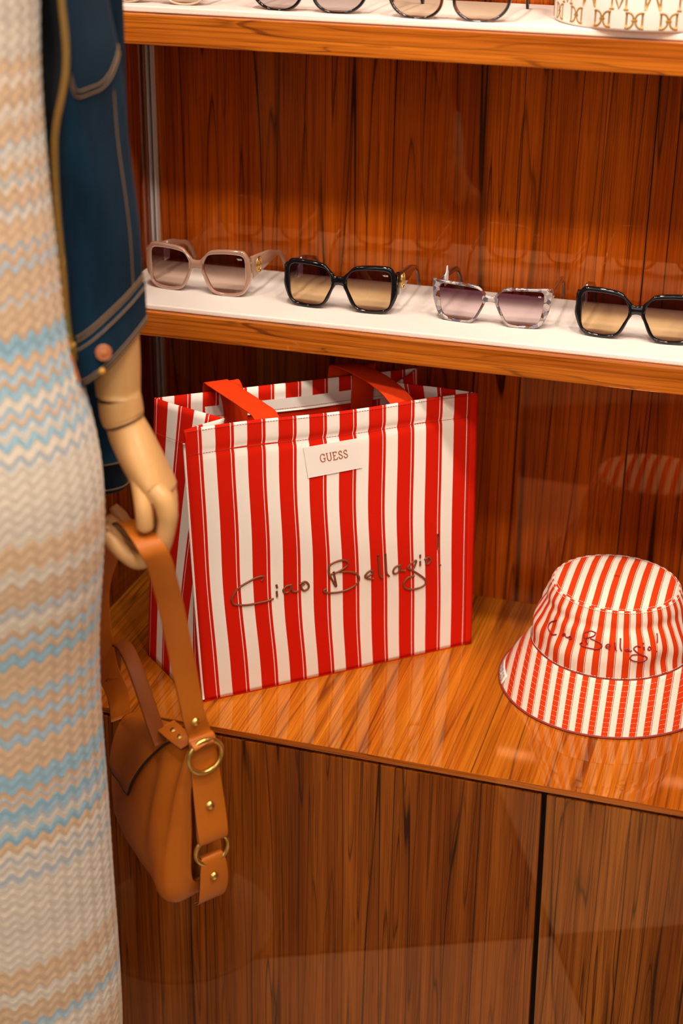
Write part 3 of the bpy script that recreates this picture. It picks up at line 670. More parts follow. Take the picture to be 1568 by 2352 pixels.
def sunglasses(style, frame, lens, temple, label, loc, rot, wide=True, emblem=True, mark=None, price=True, group=None, sc=1.0):
    root = bpy.data.objects.new('sunglasses', None); COL.objects.link(root); root.location = loc; root.rotation_euler = (0, 0, math.radians(rot)); root.empty_display_size = .02
    root.scale = (sc, sc, sc)
    tag(root, label, 'sunglasses', group); ORG[root] = Vector((0, 0, 0))
    st = STYLES[style]; c = np.array(st['c'], float); n = 80
    I = polar(contour(st['I'], 160), c, n) / 1000; O = polar(contour(st['O'], 160), c, n) / 1000; th = st['th'] / 1000
    A = Acc()
    for s in (1, -1):
        V = []
        for k in range(n):
            i, o = I[k], O[k]; d = o - i
            prof = [(0, .30), (.10, .02), (.30, -.10), (.70, -.10), (.92, .06), (1, .32), (1, .85), (.85, 1), (.12, 1), (0, .8)]
            for a, b in prof:
                q = i + d * a; V.append((s * q[0], bow(q[0]) + th * b, q[1]))
        A.add(V, grid_faces(n, 10, cu=True, cv=True, flip=(s < 0)))
    b0, b1 = np.array(st['bz']) / 1000; R = []
    inner_x = (np.min(O[:, 0]) + .0035)
    for x in np.linspace(-inner_x - .002, inner_x + .002, 9):
        q = abs(x) / (inner_x + .002); z0, z1 = b0 - .004 * q ** 2, b1 + .0035 * q ** 2
        R.append([(x, th * .0, z0 + .0012), (x, -th * .08, (z0 + z1) / 2), (x, th * .0, z1 - .0012), (x, th * .35, z1), (x, th * .85, z1 - .001), (x, th, (z0 + z1) / 2), (x, th * .85, z0 + .001), (x, th * .35, z0)])
    V, Fc = loft(R); A.add(V, Fc)
    xo = np.max(O[:, 0]); hz = .041 if style != 'cat' else .043
    if style in ('round', 'panto'): hz = .036
    hh = (.0150 if wide else .006)
    for s in (1, -1):                                                        # end pieces that turn back to the temples
        V, Fc = loft([[(s * (xo - .004 + dx), bow(xo) + .0015 + dy, hz + dz) for dx, dz in ((-.001, -hh), (.002, -hh), (.002, hh), (-.001, hh))] for dx_, dy in ((0, 0),) for dx in (0,)] +
                     [[(s * (xo - .0042 + e), bow(xo) + .0015 + dy, hz + dz) for e, dz in ((-.001, -hh), (.002, -hh), (.002, hh), (-.001, hh))] for dy in (.004, .009)]) if False else loft(
                     [[(s * (xo - .0045 + e), bow(xo) + .001 + dy, hz + dz * kk) for e, dz in ((0, -hh), (.0036, -hh), (.0036, hh), (0, hh))] for dy, kk in ((0, .9), (.005, 1), (.011, 1))])
        A.add(V, Fc if s > 0 else [f[::-1] for f in Fc])
    mk('frame', A.V, A.F, M[frame], root)
    for s in (1, -1):                                                        # lenses, slightly domed
        V = []; mI = c / 1000
        for j in range(7):
            q = j / 6
            for k in range(n):
                p = mI + (I[k] - mI) * (1.03 * (1 - q)) if j < 6 else mI
                V.append((s * p[0], bow(p[0]) + th * .45 - .0016 * (1 - (1 - q) ** 2), p[1]))
        L = mk('lens', V, grid_faces(7, n, cv=True, flip=(s > 0)), M[lens], root)
        if s > 0 and mark:
            ls, lw = word(mark); xw = .0095 if style == 'square' else .0150
            strokes('lens_print', ls, lambda x, y: (np.array([(.0565 if style == 'square' else .0500) + x / lw * xw, bow(.061) + th * .30, st['I'][5][1] / 1000 - .0060 + y * .0017]), np.array([0, -1, 0])), .00017, M['white_print'], L, smooth_n=2)
    for s in (1, -1):                                                        # temples
        R = []
        prof = [(.010, hz, hh, .0034), (.022, hz - .001, hh * 1.03, .0034), (.045, hz - .001, hh * .86, .0032), (.075, hz - .001, hh * .55 + .001, .003), (.100, hz - .003, .0040, .003), (.118, hz - .008, .0038, .003), (.132, hz - .020, .0040, .003), (.140, hz - .032, .0044, .003), (.143, .0052, .0044, .003)]
        D = cr([(a, b, d, e) for a, b, d, e in prof], 4)
        for i, (y, z, h, tk) in enumerate(D):
            nx = D[min(i + 1, len(D) - 1)] - D[max(i - 1, 0)]; ang = math.atan2(nx[1], nx[0]); x = xo - .0030 - (.004 * (y / .14) ** 2)
            cz, sy = math.cos(ang) * h, -math.sin(ang) * h; e = tk / 2
            R.append([(s * (x - e), bow(xo) + y - sy * .85, z - cz * .85), (s * (x), bow(xo) + y - sy, z - cz), (s * (x + e), bow(xo) + y - sy * .85, z - cz * .85), (s * (x + e), bow(xo) + y + sy * .85, z + cz * .85), (s * x, bow(xo) + y + sy, z + cz), (s * (x - e), bow(xo) + y + sy * .85, z + cz * .85)])
        V, Fc = loft(R); T = mk('temple', V, Fc if s < 0 else [f[::-1] for f in Fc], M[temple], root)
        if emblem:
            cx, cy, cz = s * (xo - .0030 + .0019), bow(xo) + .030, hz - .001; A = Acc()
            ring = [(cx, cy + .0078 * math.cos(a), cz + .0104 * math.sin(a)) for a in np.linspace(0, 2 * PI, 28, endpoint=False)]
            V, Fc = tube_mesh(ring, .0011, 6, closed=True); A.add(V, Fc)
            gp = [(.75, .55), (.35, .85), (-.3, .75), (-.65, .2), (-.6, -.4), (-.1, -.8), (.5, -.6), (.65, -.1), (.1, -.05)]
            V, Fc = tube_mesh([(cx, cy + a * .0056, cz + b * .0076) for a, b in cr(gp, 4)], .0010, 6); A.add(V, Fc)
            V, Fc = tube_mesh([(cx, cy + a, cz + b) for a, b in ((0, -.0092), (0, 0), (0, .0092))], .0009, 6); A.add(V, Fc)
            mk('emblem', A.V, A.F, M['gold'], T)
        if price and s < 0:
            y0 = .062; zc = hz + (.002 if style == 'cat' else -.002)
            V, Fc = loft([[(s * (xo - .0052 - e), y0 + a, zc + b) for a, b in ((-.010, -.014), (.006, -.014), (.007, .002), (.003, .0065), (.0015, .0115), (-.0015, .0105), (-.003, .0045), (-.010, .001))] for e in (0, .0011)])
            mk('price_tag', V, Fc, M['plastic_white'], root, smooth=False)
    return root
Gm = 'sunglasses on the felt above the tote'; Gt = 'round sunglasses on the highest shelf'
sunglasses('square', 'acetate_rose', 'lens_brown', 'acetate_rose_solid', 'translucent rose-beige square sunglasses, beside the denim jacket', (-.0240, .3165, ZM), -3, mark='GUESS', group=Gm)
sunglasses('square', 'acetate_black', 'lens_peach', 'acetate_temple', 'glossy black square sunglasses standing between the rose-beige and the grey marbled pair', (.1835, .3030, ZM), 0, mark='GUESS', group=Gm)
sunglasses('cat', 'acetate_marble', 'lens_purple', 'acetate_temple', 'grey marbled angular sunglasses with plum lenses', (.3865, .3075, ZM), 0, wide=False, emblem=False, mark='MARCIANO', group=Gm)
sunglasses('square', 'acetate_black', 'lens_peach', 'acetate_temple', 'glossy black square sunglasses standing right of the grey marbled pair', (.5745, .3025, ZM), 0, mark='GUESS', group=Gm)
sunglasses('round', 'acetate_beige', 'lens_tan', 'acetate_beige', 'pale beige rimmed sunglasses on the highest shelf, mostly out of view', (-.0525, .2730, ZT), 0, wide=False, emblem=False, price=False, group=Gt)
sunglasses('panto', 'acetate_black', 'lens_grey', 'acetate_black', 'thin plain black round sunglasses on the highest shelf', (.1495, .2690, ZT), 0, wide=False, emblem=False, price=False, group=Gt)
sunglasses('panto', 'acetate_tortoise', 'lens_tan', 'acetate_black', 'dark tortoiseshell round sunglasses on the highest shelf, next to the gold-printed box', (.3270, .2600, ZT), 0, wide=False, emblem=False, price=False, group=Gt)

# ================================================================== PRINTED ROUND BOX
BC = np.array([.5500, .3510]); BR = .1105
bx = thing('gift_box', 'round white box printed with gold letters on the highest shelf', 'box', (BC[0], BC[1], ZT))
def BP(th, r, z): return np.array([BC[0] + r * math.cos(th), BC[1] + r * math.sin(th), z])
prof = [(.04, .0), (BR - .004, .0), (BR - .001, .0012), (BR, .004), (BR, .125), (BR - .002, .127), (.04, .127)]
V = [BP(2 * PI * i / 96, r, ZT + .0002 + z) for r, z in prof for i in range(96)]
Fc = grid_faces(len(prof), 96, cv=True, flip=True); Fc.append(list(range(96))); Fc.append([(len(prof) - 1) * 96 + k for k in range(96)][::-1])
body = mk('body', V, Fc, M['box'], bx); body.data.polygons.foreach_set('use_smooth', [True] * 96 * 6 + [False] * 2)
prof = [(.03, .1275), (BR + .003, .1275), (BR + .0045, .129), (BR + .0045, .158), (BR + .002, .160), (.03, .160)]
V = [BP(2 * PI * i / 96, r, ZT + z) for r, z in prof for i in range(96)]
Fc = grid_faces(len(prof), 96, cv=True, flip=True); Fc.append(list(range(96))); Fc.append([(len(prof) - 1) * 96 + k for k in range(96)][::-1])
mk('lid', V, Fc, M['box'], bx)
def on_box(xx, z): th = -PI / 2 + xx / BR; return BP(th, BR + .0002, ZT + z), np.array([math.cos(th), math.sin(th), 0])
DDl = [[(0, 0), (0, 1)], [(-.09, 1), (.12, 1), (.30, .90), (.40, .70), (.40, .56)], [(.40, .46), (.38, .28), (.28, .10), (.12, 0), (-.09, 0)]]
def gold(name, lines):
    A = Acc()
    for ln in lines:
        P2 = cr(ln, 4) if len(ln) > 3 else np.array(ln, float); pts = []
        for k in range(len(P2) - 1):
            for t_ in np.linspace(0, 1, 4)[:-1]: pts.append(P2[k] + (P2[k + 1] - P2[k]) * t_)
        pts.append(P2[-1]); q = [on_box(*p) for p in pts]; V, Fc = tube_mesh([p for p, _ in q], .00115, 6, flat=(q[len(q) // 2][1], .25)); A.add(V, Fc)
    mk(name, A.V, A.F, M['box_gold'], body)
for i in range(-8, 9):
    x0 = i * .0385 - .001; h = .0165; zb = .0048; L = []
    for ln in DDl:
        L.append([(x0 + (a - .47) * .0190, zb + b * h) for a, b in ln]); L.append([(x0 - (a - .47) * .0190, zb + b * h) for a, b in ln])
    L.append([(x0 - .0034, zb + .5 * h), (x0 + .0034, zb + .5 * h)]); gold('gold_monogram', L)
    for row in range(2):
        zz = .0245 + row * .050; hM = .0225; fl_ = (i + row) % 2
        gold('gold_letter', [[(x0 - .019 + a * .020, zz + (1 - b if fl_ else b) * hM) for a, b in ln] for ln in ([(-.42, 0), (-.42, 1)], [(.42, 0), (.42, 1)], [(-.42, 1), (0, .02), (.42, 1)], [(-.56, 0), (-.28, 0)], [(.28, 0), (.56, 0)])])

# ================================================================== MANNEQUIN
YC, XC = -.33, -.085
man = thing('mannequin', 'display mannequin with a jointed pale wooden arm, standing before the cabinet', 'mannequin', (XC, YC, FLOOR))
def ell(z, rx, ry, n=40, cx=XC, cy=YC): return [(cx + rx * math.cos(a), cy + ry * math.sin(a), z) for a in np.linspace(0, 2 * PI, n, endpoint=False)]
body = [(-.42, .075, .06), (-.30, .10, .075), (-.1, .135, .095), (.1, .150, .105), (.3, .155, .110), (.45, .165, .115), (.55, .150, .105), (.68, .120, .09), (.80, .125, .095), (.95, .140, .10), (1.05, .160, .09), (1.12, .13, .075), (1.16, .055, .055), (1.22, .050, .05)]
V, Fc = loft([ell(z, rx, ry) for z, rx, ry in body]); mk('torso', V, Fc, M['maple'], man)
for s in (1, -1):
    V, Fc = loft([ell(z, r, r, 20, XC + s * .055, YC) for z, r in ((FLOOR + .004, .030), (FLOOR + .07, .028), (FLOOR + .078, .032), (-.40, .045), (-.36, .05))]); mk('leg', V, Fc, M['maple'], man)
V, Fc = loft([ell(FLOOR + z, r, r, 40) for z, r in ((0, .15), (.003, .152), (.0045, .15))]); mk('base_plate', V, Fc, M['base'], man, smooth=False)
# arm: upper arm and forearm in the sleeve, wrist ring, hand, fingers
AY = -.222
def ringt(c, ax, rx, ry, n=24, yv=(0, 1., 0)):
    """elliptical ring at c, normal ax, first axis xd"""
    ax = nrm(ax); y = nrm(yv); x = nrm(np.cross(y, ax)); y = np.cross(ax, x)
    return [np.asarray(c) + x * rx * math.cos(a) + y * ry * math.sin(a) for a in np.linspace(0, 2 * PI, n, endpoint=False)]
def limb(pts, n=24, m_=5, yv=(0, 1., 0)):
    D = cr([(*p, a, b) for p, a, b in pts], m_); R = []
    for i, d in enumerate(D):
        ax = D[min(i + 1, len(D) - 1)][:3] - D[max(i - 1, 0)][:3]; R.append(ringt(d[:3], ax, d[3], d[4], n, yv))
    return loft(R)
V, Fc = limb([((.040, -.225, 1.06), .030, .030), ((.074, -.215, .95), .017, .020), ((.092, -.228, .84), .019, .020), ((.1, -.226, .74), .022, .023)]); mk('upper_arm', V, Fc, M['maple'], man)
V, Fc = limb([((.1005, -.226, .735), .022, .023), ((.1045, -.224, .66), .0250, .026), ((.107, AY, .58), .0245, .026), ((.1075, AY, .5350), .0225, .0245)]); mk('forearm', V, Fc, M['maple'], man)
V, Fc = limb([((.1080, AY, .5325), .0219, .0240), ((.1090, AY, .5270), .0224, .0245), ((.1105, AY, .5125), .0226, .0247), ((.1125, AY, .5065), .0215, .0238)], m_=4); mk('wrist', V, Fc, M['maple'], man)
# hand: palm wedge widening to the knuckles (breadth along y), thumb side toward the viewer
hand_pts = [((.1130, AY, .5040), .0205, .0235), ((.1190, AY, .4900), .0222, .0280), ((.1290, AY, .4690), .0225, .0350), ((.1400, AY, .4480), .0215, .0395), ((.1500, AY, .4310), .0195, .0400), ((.1515, AY, .4285), .0170, .0385), ((.1520, AY, .4270), .008, .030)]
V, Fc = limb(hand_pts, 28, 5, (-.38, .92, 0)); hand = mk('hand', V, Fc, M['maple'], man)
def finger(name, J, rad):
    V, Fc = tube_mesh(cr(J, 5), np.interp(np.linspace(0, 1, (len(J) - 1) * 5 + 1), np.linspace(0, 1, len(rad)), rad), 12); return mk(name, V, Fc, M['maple'], hand)
for i, y in enumerate((-.2500, -.2310, -.2120, -.1940)):
    r = .0100 * (1, 1, .97, .88)[i]; ln = (1, 1.03, 1, .9)[i]
    K = np.array([.1575 + (-.222 - y) * .42, y, .4290]); J = [K + (-.016, 0, .018), K + (-.004, 0, .006), K + (.0005, 0, -.008), K + (.0000, 0, -.022), K + (-.0055, 0, -.044 * ln), K + (-.0130, 0, -.0575 * ln), K + (-.034, 0, -.0700 * ln), K + (-.050, 0, -.0640 * ln), K + (-.064 * ln, 0, -.0520 * ln), K + (-.072 * ln, 0, -.0420 * ln)]
    finger('finger', J, [r * 1.05, r * 1.2, r * 1.15, r * 1.0, r * .98, r * .98, r * .95, r * .92, r * .86, r * .55])
finger('thumb', [(.1350, -.242, .460), (.1420, -.2500, .4420), (.1465, -.2570, .4280), (.1480, -.2590, .4150), (.1480, -.2585, .4045), (.1478, -.2580, .4015)], [.0105, .0105, .0100, .0096, .0092, .006])

# ================================================================== DRESS
RX = [(1.04, .150), (1.0, .181), (.95, .178), (.90, .174), (.85, .173), (.80, .174), (.75, .175), (.70, .179), (.65, .182), (.60, .187), (.55, .200), (.50, .2095), (.45, .212), (.40, .209), (.35, .203), (.30, .197), (.25, .194), (.20, .193), (.15, .193), (.10, .194), (.05, .194), (0, .194), (-.05, .194), (-.10, .195), (-.15, .1955), (-.20, .1955), (-.25, .195), (-.30, .192), (-.35, .190), (-.42, .187)]
RX = RX[::-1]; zs = np.array([a for a, _ in RX]); rxs = np.array([b for _, b in RX])
nz, na = 570, 430
zz = np.linspace(-.42, 1.04, nz); an = np.linspace(0, 2 * PI, na, endpoint=False)
rx = np.interp(zz, zs, rxs) - .0012
rx = np.convolve(np.pad(rx, 12, mode='edge'), np.ones(25) / 25, 'valid')
# arc length per angle on the mean ellipse, so the zigzags keep their width
el = lambda a: np.sqrt((.19 * np.sin(a)) ** 2 + (.137 * np.cos(a)) ** 2)
aa = np.linspace(0, 2 * PI, 2000); Lc = np.r_[0, np.cumsum(el(aa[:-1]) * (aa[1] - aa[0]))]
Lt = round(Lc[-1] / .019) * .019
uu = np.linspace(0, Lt, na, endpoint=False); an = np.interp(uu / Lt * Lc[-1], Lc, aa)
ZZ, UU = np.meshgrid(zz, uu, indexing='ij'); AA = np.tile(an, (nz, 1)); RR = rx[:, None]
pp = UU / .0095; tri = 1 - np.abs((pp % 2) - 1); sm = tri * tri * (3 - 2 * tri); sarc = ZZ + (.75 * sm + .25 * tri) * .0092
relief = .00045 * np.sin(2 * PI * sarc / .0116) + .0004 * np.cos(2 * PI * UU / .019)
fold = .0035 * np.sin(AA * 5 + ZZ * 1.5) * np.clip((.5 - ZZ) * 2, 0, 1)
X = XC + (RR + relief + fold) * np.cos(AA); Y = YC + (.72 * RR + relief + fold) * np.sin(AA)
V = np.stack([X, Y, ZZ], -1).reshape(-1, 3)
i, j = np.meshgrid(np.arange(nz - 1), np.arange(na), indexing='ij'); j2 = (j + 1) % na
Fq = np.stack([i * na + j, i * na + j2, (i + 1) * na + j2, (i + 1) * na + j], -1).reshape(-1, 4)
seamfix = UU.copy()
dress = mk('knit_dress', V, Fq.tolist(), M['knit'], uv=np.stack([UU, ZZ], -1).reshape(-1, 2))
# the closing column runs on in u instead of jumping back
me = dress.data; uvl = me.uv_layers[0].data; buf = np.empty(len(me.loops) * 2, np.float32); uvl.foreach_get('uv', buf); buf = buf.reshape(-1, 4, 2)
wrap = buf[:, :, 0].max(1) - buf[:, :, 0].min(1) > Lt / 2
b2 = buf[wrap]; b2[:, :, 0] = np.where(b2[:, :, 0] < Lt / 2, b2[:, :, 0] + Lt, b2[:, :, 0]); buf[wrap] = b2; uvl.foreach_set('uv', buf.ravel())
tag(dress, 'cream, tan and pale blue zigzag knitted dress on the mannequin', 'dress')

# ================================================================== DENIM JACKET
jk = thing('denim_jacket', 'dark blue denim jacket with a brass zip over the mannequin shoulder', 'jacket', (.06, -.22, .55))
# (z, zip edge x,y, right edge x,y) down the left front panel
ZP = np.array([(.1122, 1.10), (.1122, .9796), (.109, .9575), (.1092, .9352), (.1118, .909), (.1125, .8861), (.1099, .8667), (.1032, .8447), (.0965, .8244), (.0930, .806), (.0915, .7774), (.0910, .7443), (.0930, .7108), (.0955, .681), (.0955, .6593), (.0965, .633), (.1010, .5893), (.1035, .53)])[::-1]
EG = np.array([(.0900, 1.10), (.0968, .9954), (.1048, .9573), (.1129, .9265), (.1197, .8831), (.1238, .8467), (.1273, .8055), (.1313, .7635), (.134, .7204), (.1358, .6763), (.137, .6494), (.1382, .6312), (.1380, .6103), (.1380, .53)])[::-1]
def smooth1(a, z):
    return np.mean([np.interp(z + d, a[:, 1], a[:, 0]) for d in (-.012, -.006, 0, .006, .012)])
def jrow(z): return smooth1(ZP, z), -.295, max(smooth1(EG, z), smooth1(ZP, z) + .004), -.212
def jpt(t_, z, hem=True):
    """t 0 at the zip, 1 at the outer edge, 2 round the back"""
    zx, zy, ex, ey = jrow(z)
    zd = z
    if t_ <= 1:
        a = t_ * PI / 2
        x = zx + (ex - zx) * math.sin(a) ** .95; y = zy + (ey - zy) * (1 - math.cos(a)) - .006 * math.sin(PI * t_)
    else:
        a = (t_ - 1) * PI / 2
        x = ex + (-.02 - ex) * (t_ - 1) ** .8; y = ey + (-.145 - ey) * math.sin(a)
    # soft folds
    x += .0018 * math.sin(z * 34 + t_ * 3) * min(1, t_ * 2); y += .0022 * math.sin(z * 27 + t_ * 5)
    return np.array([x, y, z])
def hem_z(t_): return .566 + .047 * min(1, t_) ** 1.1                        # the hem rises toward the side
def panel(t0, t1, z_of, nt, nzz):
    V = [jpt(t0 + (t1 - t0) * i / (nt - 1), z_of(t0 + (t1 - t0) * i / (nt - 1), j / (nzz - 1))) for i in range(nt) for j in range(nzz)]
    return V, grid_faces(nt, nzz)
V = []; 
for t_ in np.linspace(0, 1, 10):
    for z in np.linspace(.575, 1.09, 50):
        p_ = jpt(0, z); V.append(p_ + np.array([-.012 * 0 - .095 * t_, .004 + .085 * t_ ** .8, 0]))
mk('front_facing', V, grid_faces(10, 50), M['denim_in'], jk)
HB = .043
V, Fc = panel(0, 1.0, lambda t_, q: hem_z(t_) + HB + (1.10 - hem_z(t_) - HB) * q, 34, 90); o = mk('front_panel', V, Fc, M['denim'], jk); solid(o, .0018, -1)
o.data.materials.append(M['denim_in']); o.modifiers[0].material_offset = 1
V, Fc = panel(1.0, 2.0, lambda t_, q: hem_z(1) - .01 * (t_ - 1) + (1.10 - hem_z(1) + .01 * (t_ - 1)) * q, 30, 60); o = mk('back_panel', V, Fc, M['denim'], jk); solid(o, .0018, -1)
o.data.materials.append(M['denim_in']); o.modifiers[0].material_offset = 1
def out(p, t_, k): 
    a = t_ * PI / 2; n_ = nrm((math.sin(a), -math.cos(a), 0)); return p + n_ * k
V = [out(jpt(t_, hem_z(t_) + q * HB), t_, .0022) for t_ in np.linspace(.0, 1.06, 34) for q in np.linspace(0, 1, 8)]
hb = mk('hem_band', V, grid_faces(34, 8), M['denim'], jk); solid(hb, .0040, -1)
A = Acc()
for dz, r in ((.003, .0008), (.007, .0008), (HB - .004, .0009), (HB + .004, .0009), (HB + .0085, .0009)):
    k = .0026 if dz < HB else .0010
    V, Fc = tube_mesh([out(jpt(t_, hem_z(t_) + dz), t_, k) for t_ in np.linspace(.06, 1.02, 40)], r, 5); A.add(V, Fc)
V, Fc = tube_mesh([out(jpt(t_, z), t_, .0009) for z in np.linspace(.655, .848, 50) for t_ in (.84,)], .0007, 5); A.add(V, Fc)
for dz in (0, .0058):
    pts = []
    for q in np.linspace(0, 1, 30):
        t_ = .14 + q * .88; z = .846 + dz + (.020 * max(0, (.30 - q) / .30) ** 2) + .030 * max(0, (q - .55) / .45) ** 2 + .008 * q; pts.append(out(jpt(t_, z), t_, .0011))
    V, Fc = tube_mesh(pts, .0008, 5); A.add(V, Fc)
mk('stitching', A.V, A.F, M['thread'], jk, kind='stuff')
# zip: tape, teeth, slider
zl = [jpt(0, z) + np.array([-.0022, -.0015, 0]) for z in np.linspace(1.09, hem_z(0) + .045, 160)]
ribbon('zip_tape', zl[::8], [(.9, -.35, 0)] * len(zl[::8]), .0095, .0012, M['denim_in'], jk)
A = Acc(); d = np.r_[0, np.cumsum(np.linalg.norm(np.diff(zl, axis=0), axis=1))]; Z3 = np.array(zl)
for s_ in np.arange(0, d[-1], .0026):
    c = np.array([np.interp(s_, d, Z3[:, k]) for k in range(3)]); V, Fc = box_mesh(c + (-.0034, -.0030, -.00085), c + (.0034, .0005, .00085), .0003, 1); A.add(V, Fc)
mk('zip_teeth', A.V, A.F, M['zip'], jk, smooth=False, kind='stuff')
e = Z3[-1]
zs_ = Acc(); V, Fc = box_mesh(e + (-.0060, -.0050, -.016), e + (.0060, .0010, .004), .002, 2); zs_.add(V, Fc)
V, Fc = box_mesh(e + (-.0035, -.0085, -.012), e + (.0035, -.0045, .001), .0012, 2); zs_.add(V, Fc); sl = mk('zip_slider', zs_.V, zs_.F, M['zip'], jk, smooth=False)
V, Fc = loft([[e + np.array(q) for q in ((-.003, -.009, -.006), (.003, -.009, -.006), (.003, -.0073, -.006), (-.003, -.0073, -.006))], [e + np.array(q) for q in ((.000, -.0105, -.028), (.0095, -.0105, -.026), (.0095, -.0088, -.026), (0, -.0088, -.028))], [e + np.array(q) for q in ((.004, -.0105, -.036), (.0115, -.0105, -.033), (.0115, -.0088, -.033), (.004, -.0088, -.036))]]); mk('zip_pull', V, Fc, M['copper'], sl, smooth=False)
tb = .40; bz = hem_z(tb) + HB * .48; bc = out(jpt(tb, bz), tb, .0050); bn = nrm((.50, -.85, .08))
V, Fc = dome(bc, bn, .0082, .0035, 24, 6); bt = mk('button', V, Fc, M['copper'], jk, label='copper jeans button')
a_ = nrm(np.cross(bn, (0, 0, 1))); b_ = np.cross(bn, a_)
tube('rim', [bc + bn * .0022 + (a_ * math.cos(q) + b_ * math.sin(q)) * .0068 for q in np.linspace(0, 2 * PI, 24, endpoint=False)], .0010, M['copper'], bt, 6, closed=True)
V, Fc = dome(out(jpt(.36, hem_z(.36) + .004), .36, .0030), bn, .0035, .002, 12, 4); mk('bar_tack', V, Fc, M['yellow_thread'], jk)
# shoulder cover and the empty sleeve hanging behind the arm
V, Fc = limb([((.040, -.125, 1.02), .046, .036), ((.038, -.120, .90), .045, .034), ((.036, -.120, .70), .044, .034), ((.024, -.120, .55), .043, .033), ((.0200, -.120, .412), .042, .031)], 28); slv = mk('sleeve', V, Fc, M['denim'], jk)
R_ = [ringt(c_, (-.02, 0, -1), a, b, 28) for c_, a, b in (((.0200, -.120, .418), .0438, .033), ((.0195, -.120, .382), .0432, .032), ((.0195, -.120, .379), .0400, .029), ((.0195, -.120, .387), .0390, .028))]
V, Fc = loft(R_); cf = mk('cuff', V, Fc, M['denim'], jk)
A = Acc()
for z in (.416, .385):
    V, Fc = tube_mesh([np.array(p) for p in ringt((.0198, -.120, z), (0, 0, -1), .0442, .0336, 40)], .0008, 5, closed=True); A.add(V, Fc)
mk('cuff_stitching', A.V, A.F, M['thread'], cf, kind='stuff')

# ================================================================== HANDBAG
hb_ = thing('handbag', 'small tan leather handbag with brass rings hanging from the mannequin hand', 'handbag', (.14, -.17, -.13))
E0 = np.array([.176, -.206]); LD = np.array([-.75, .661]); WD = np.array([.661, .75])
def BG(s_, w_, z): p = E0 + LD * s_ + WD * w_; return np.array([p[0], p[1], z])
#        s     half-width  z bottom  z top  taper
BS = [(.000, .010, -.078, .070, .70), (.004, .027, -.096, .086, .60), (.012, .040, -.107, .098, .45), (.030, .047, -.112, .102, .34), (.055, .050, -.113, .098, .28), (.090, .051, -.110, .086, .26), (.130, .049, -.104, .070, .28), (.170, .043, -.094, .054, .32), (.190, .034, -.082, .046, .42), (.198, .020, -.066, .036, .55)]
BSa = np.array(BS); nk = 48
def bag_pt(s_, a, k=0.):
    hw, z0, z1, tp = [np.interp(s_, BSa[:, 0], BSa[:, q]) for q in (1, 2, 3, 4)]
    ca, sa = math.cos(a), math.sin(a)
    w_ = np.sign(ca) * abs(ca) ** .55; h = np.sign(sa) * abs(sa) ** .62
    zq = (h + 1) / 2; wid = (hw + k) * (1 - (1 - tp) * zq ** 1.25)
    crease = -.0130 * math.exp(-((s_ - .022) / .012) ** 2) * max(0, -ca) ** .5 * max(0, zq - .35) / .65 + .0055 * math.exp(-((s_ - .048) / .011) ** 2) * max(0, -ca) ** .5 * math.sin(PI * max(0, zq - .25) / .75) - .0030 * math.sin(s_ * 75 + zq * 5) * max(0, -ca) * zq
    cor = math.exp(-((s_ - .020) / .022) ** 2) * max(0, -w_) * (1 - zq) ** 1.5       # sagging bottom corner
    return BG(s_, w_ * wid + np.sign(w_) * crease - .010 * cor, z0 + (z1 - z0 + k) * zq - .016 * cor)
ss = cr([(b[0],) for b in BS], 5)[:, 0]
V, Fc = loft([[bag_pt(s_, a) for a in np.linspace(0, 2 * PI, nk, endpoint=False)] for s_ in ss]); mk('body', V, Fc, M['leather'], hb_)
# front flap: folds over the top and down the outer side
def flap_end(s_): return PI * (.60 + .40 * min(1, max(0, (s_ - .030) / .085)) ** .9)
V = []; ns, nt = 40, 26
for i in range(ns):
    s_ = .030 + .158 * i / (ns - 1)
    for j in range(nt):
        V.append(bag_pt(s_, PI * .42 + (flap_end(s_) - PI * .42) * j / (nt - 1), .0045))
fp = mk('flap', V, grid_faces(ns, nt), M['leather'], hb_); solid(fp, .0030, 0)
tube('flap_edge', [bag_pt(.030 + .158 * i / (ns - 1), flap_end(.030 + .158 * i / (ns - 1)), .0048) for i in range(ns)], .0017, M['leather_edge'], fp, 6)
# closing tongue with two studs on the top
tp_ = [bag_pt(.020, PI * .50, .010), bag_pt(.012, PI * .46, .010), bag_pt(.004, PI * .44, .010), bag_pt(.000, PI * .42, .006)]
tp_ = [BG(.060, -.010, .1060), BG(.042, -.010, .1085), BG(.026, -.009, .1080), BG(.012, -.007, .1030)]
tg_ = ribbon('tongue', tp_, [(WD[0], WD[1], .25)] * 4, [.024, .024, .022, .014], .0034, M['leather'], hb_, edge=M['leather_edge'])
for q in (0.38, .70):
    c = np.array(tp_[0]) * (1 - q) + np.array(tp_[3]) * q + np.array([0, 0, .0045]); V, Fc = dome(c, (.25, -.4, .9), .0042, .003); mk('stud', V, Fc, M['brass'], tg_)
# short grab handle, a standing loop
gh = [BG(.052, -.020, .090), BG(.066, -.024, .118), BG(.088, -.026, .150), BG(.112, -.026, .172), BG(.138, -.025, .180), BG(.166, -.024, .164), BG(.184, -.022, .110)]
ribbon('grab_handle', gh, [(WD[0], WD[1], 0)] * 7, .019, .0034, M['leather_dark'], hb_, edge=M['leather_edge'])
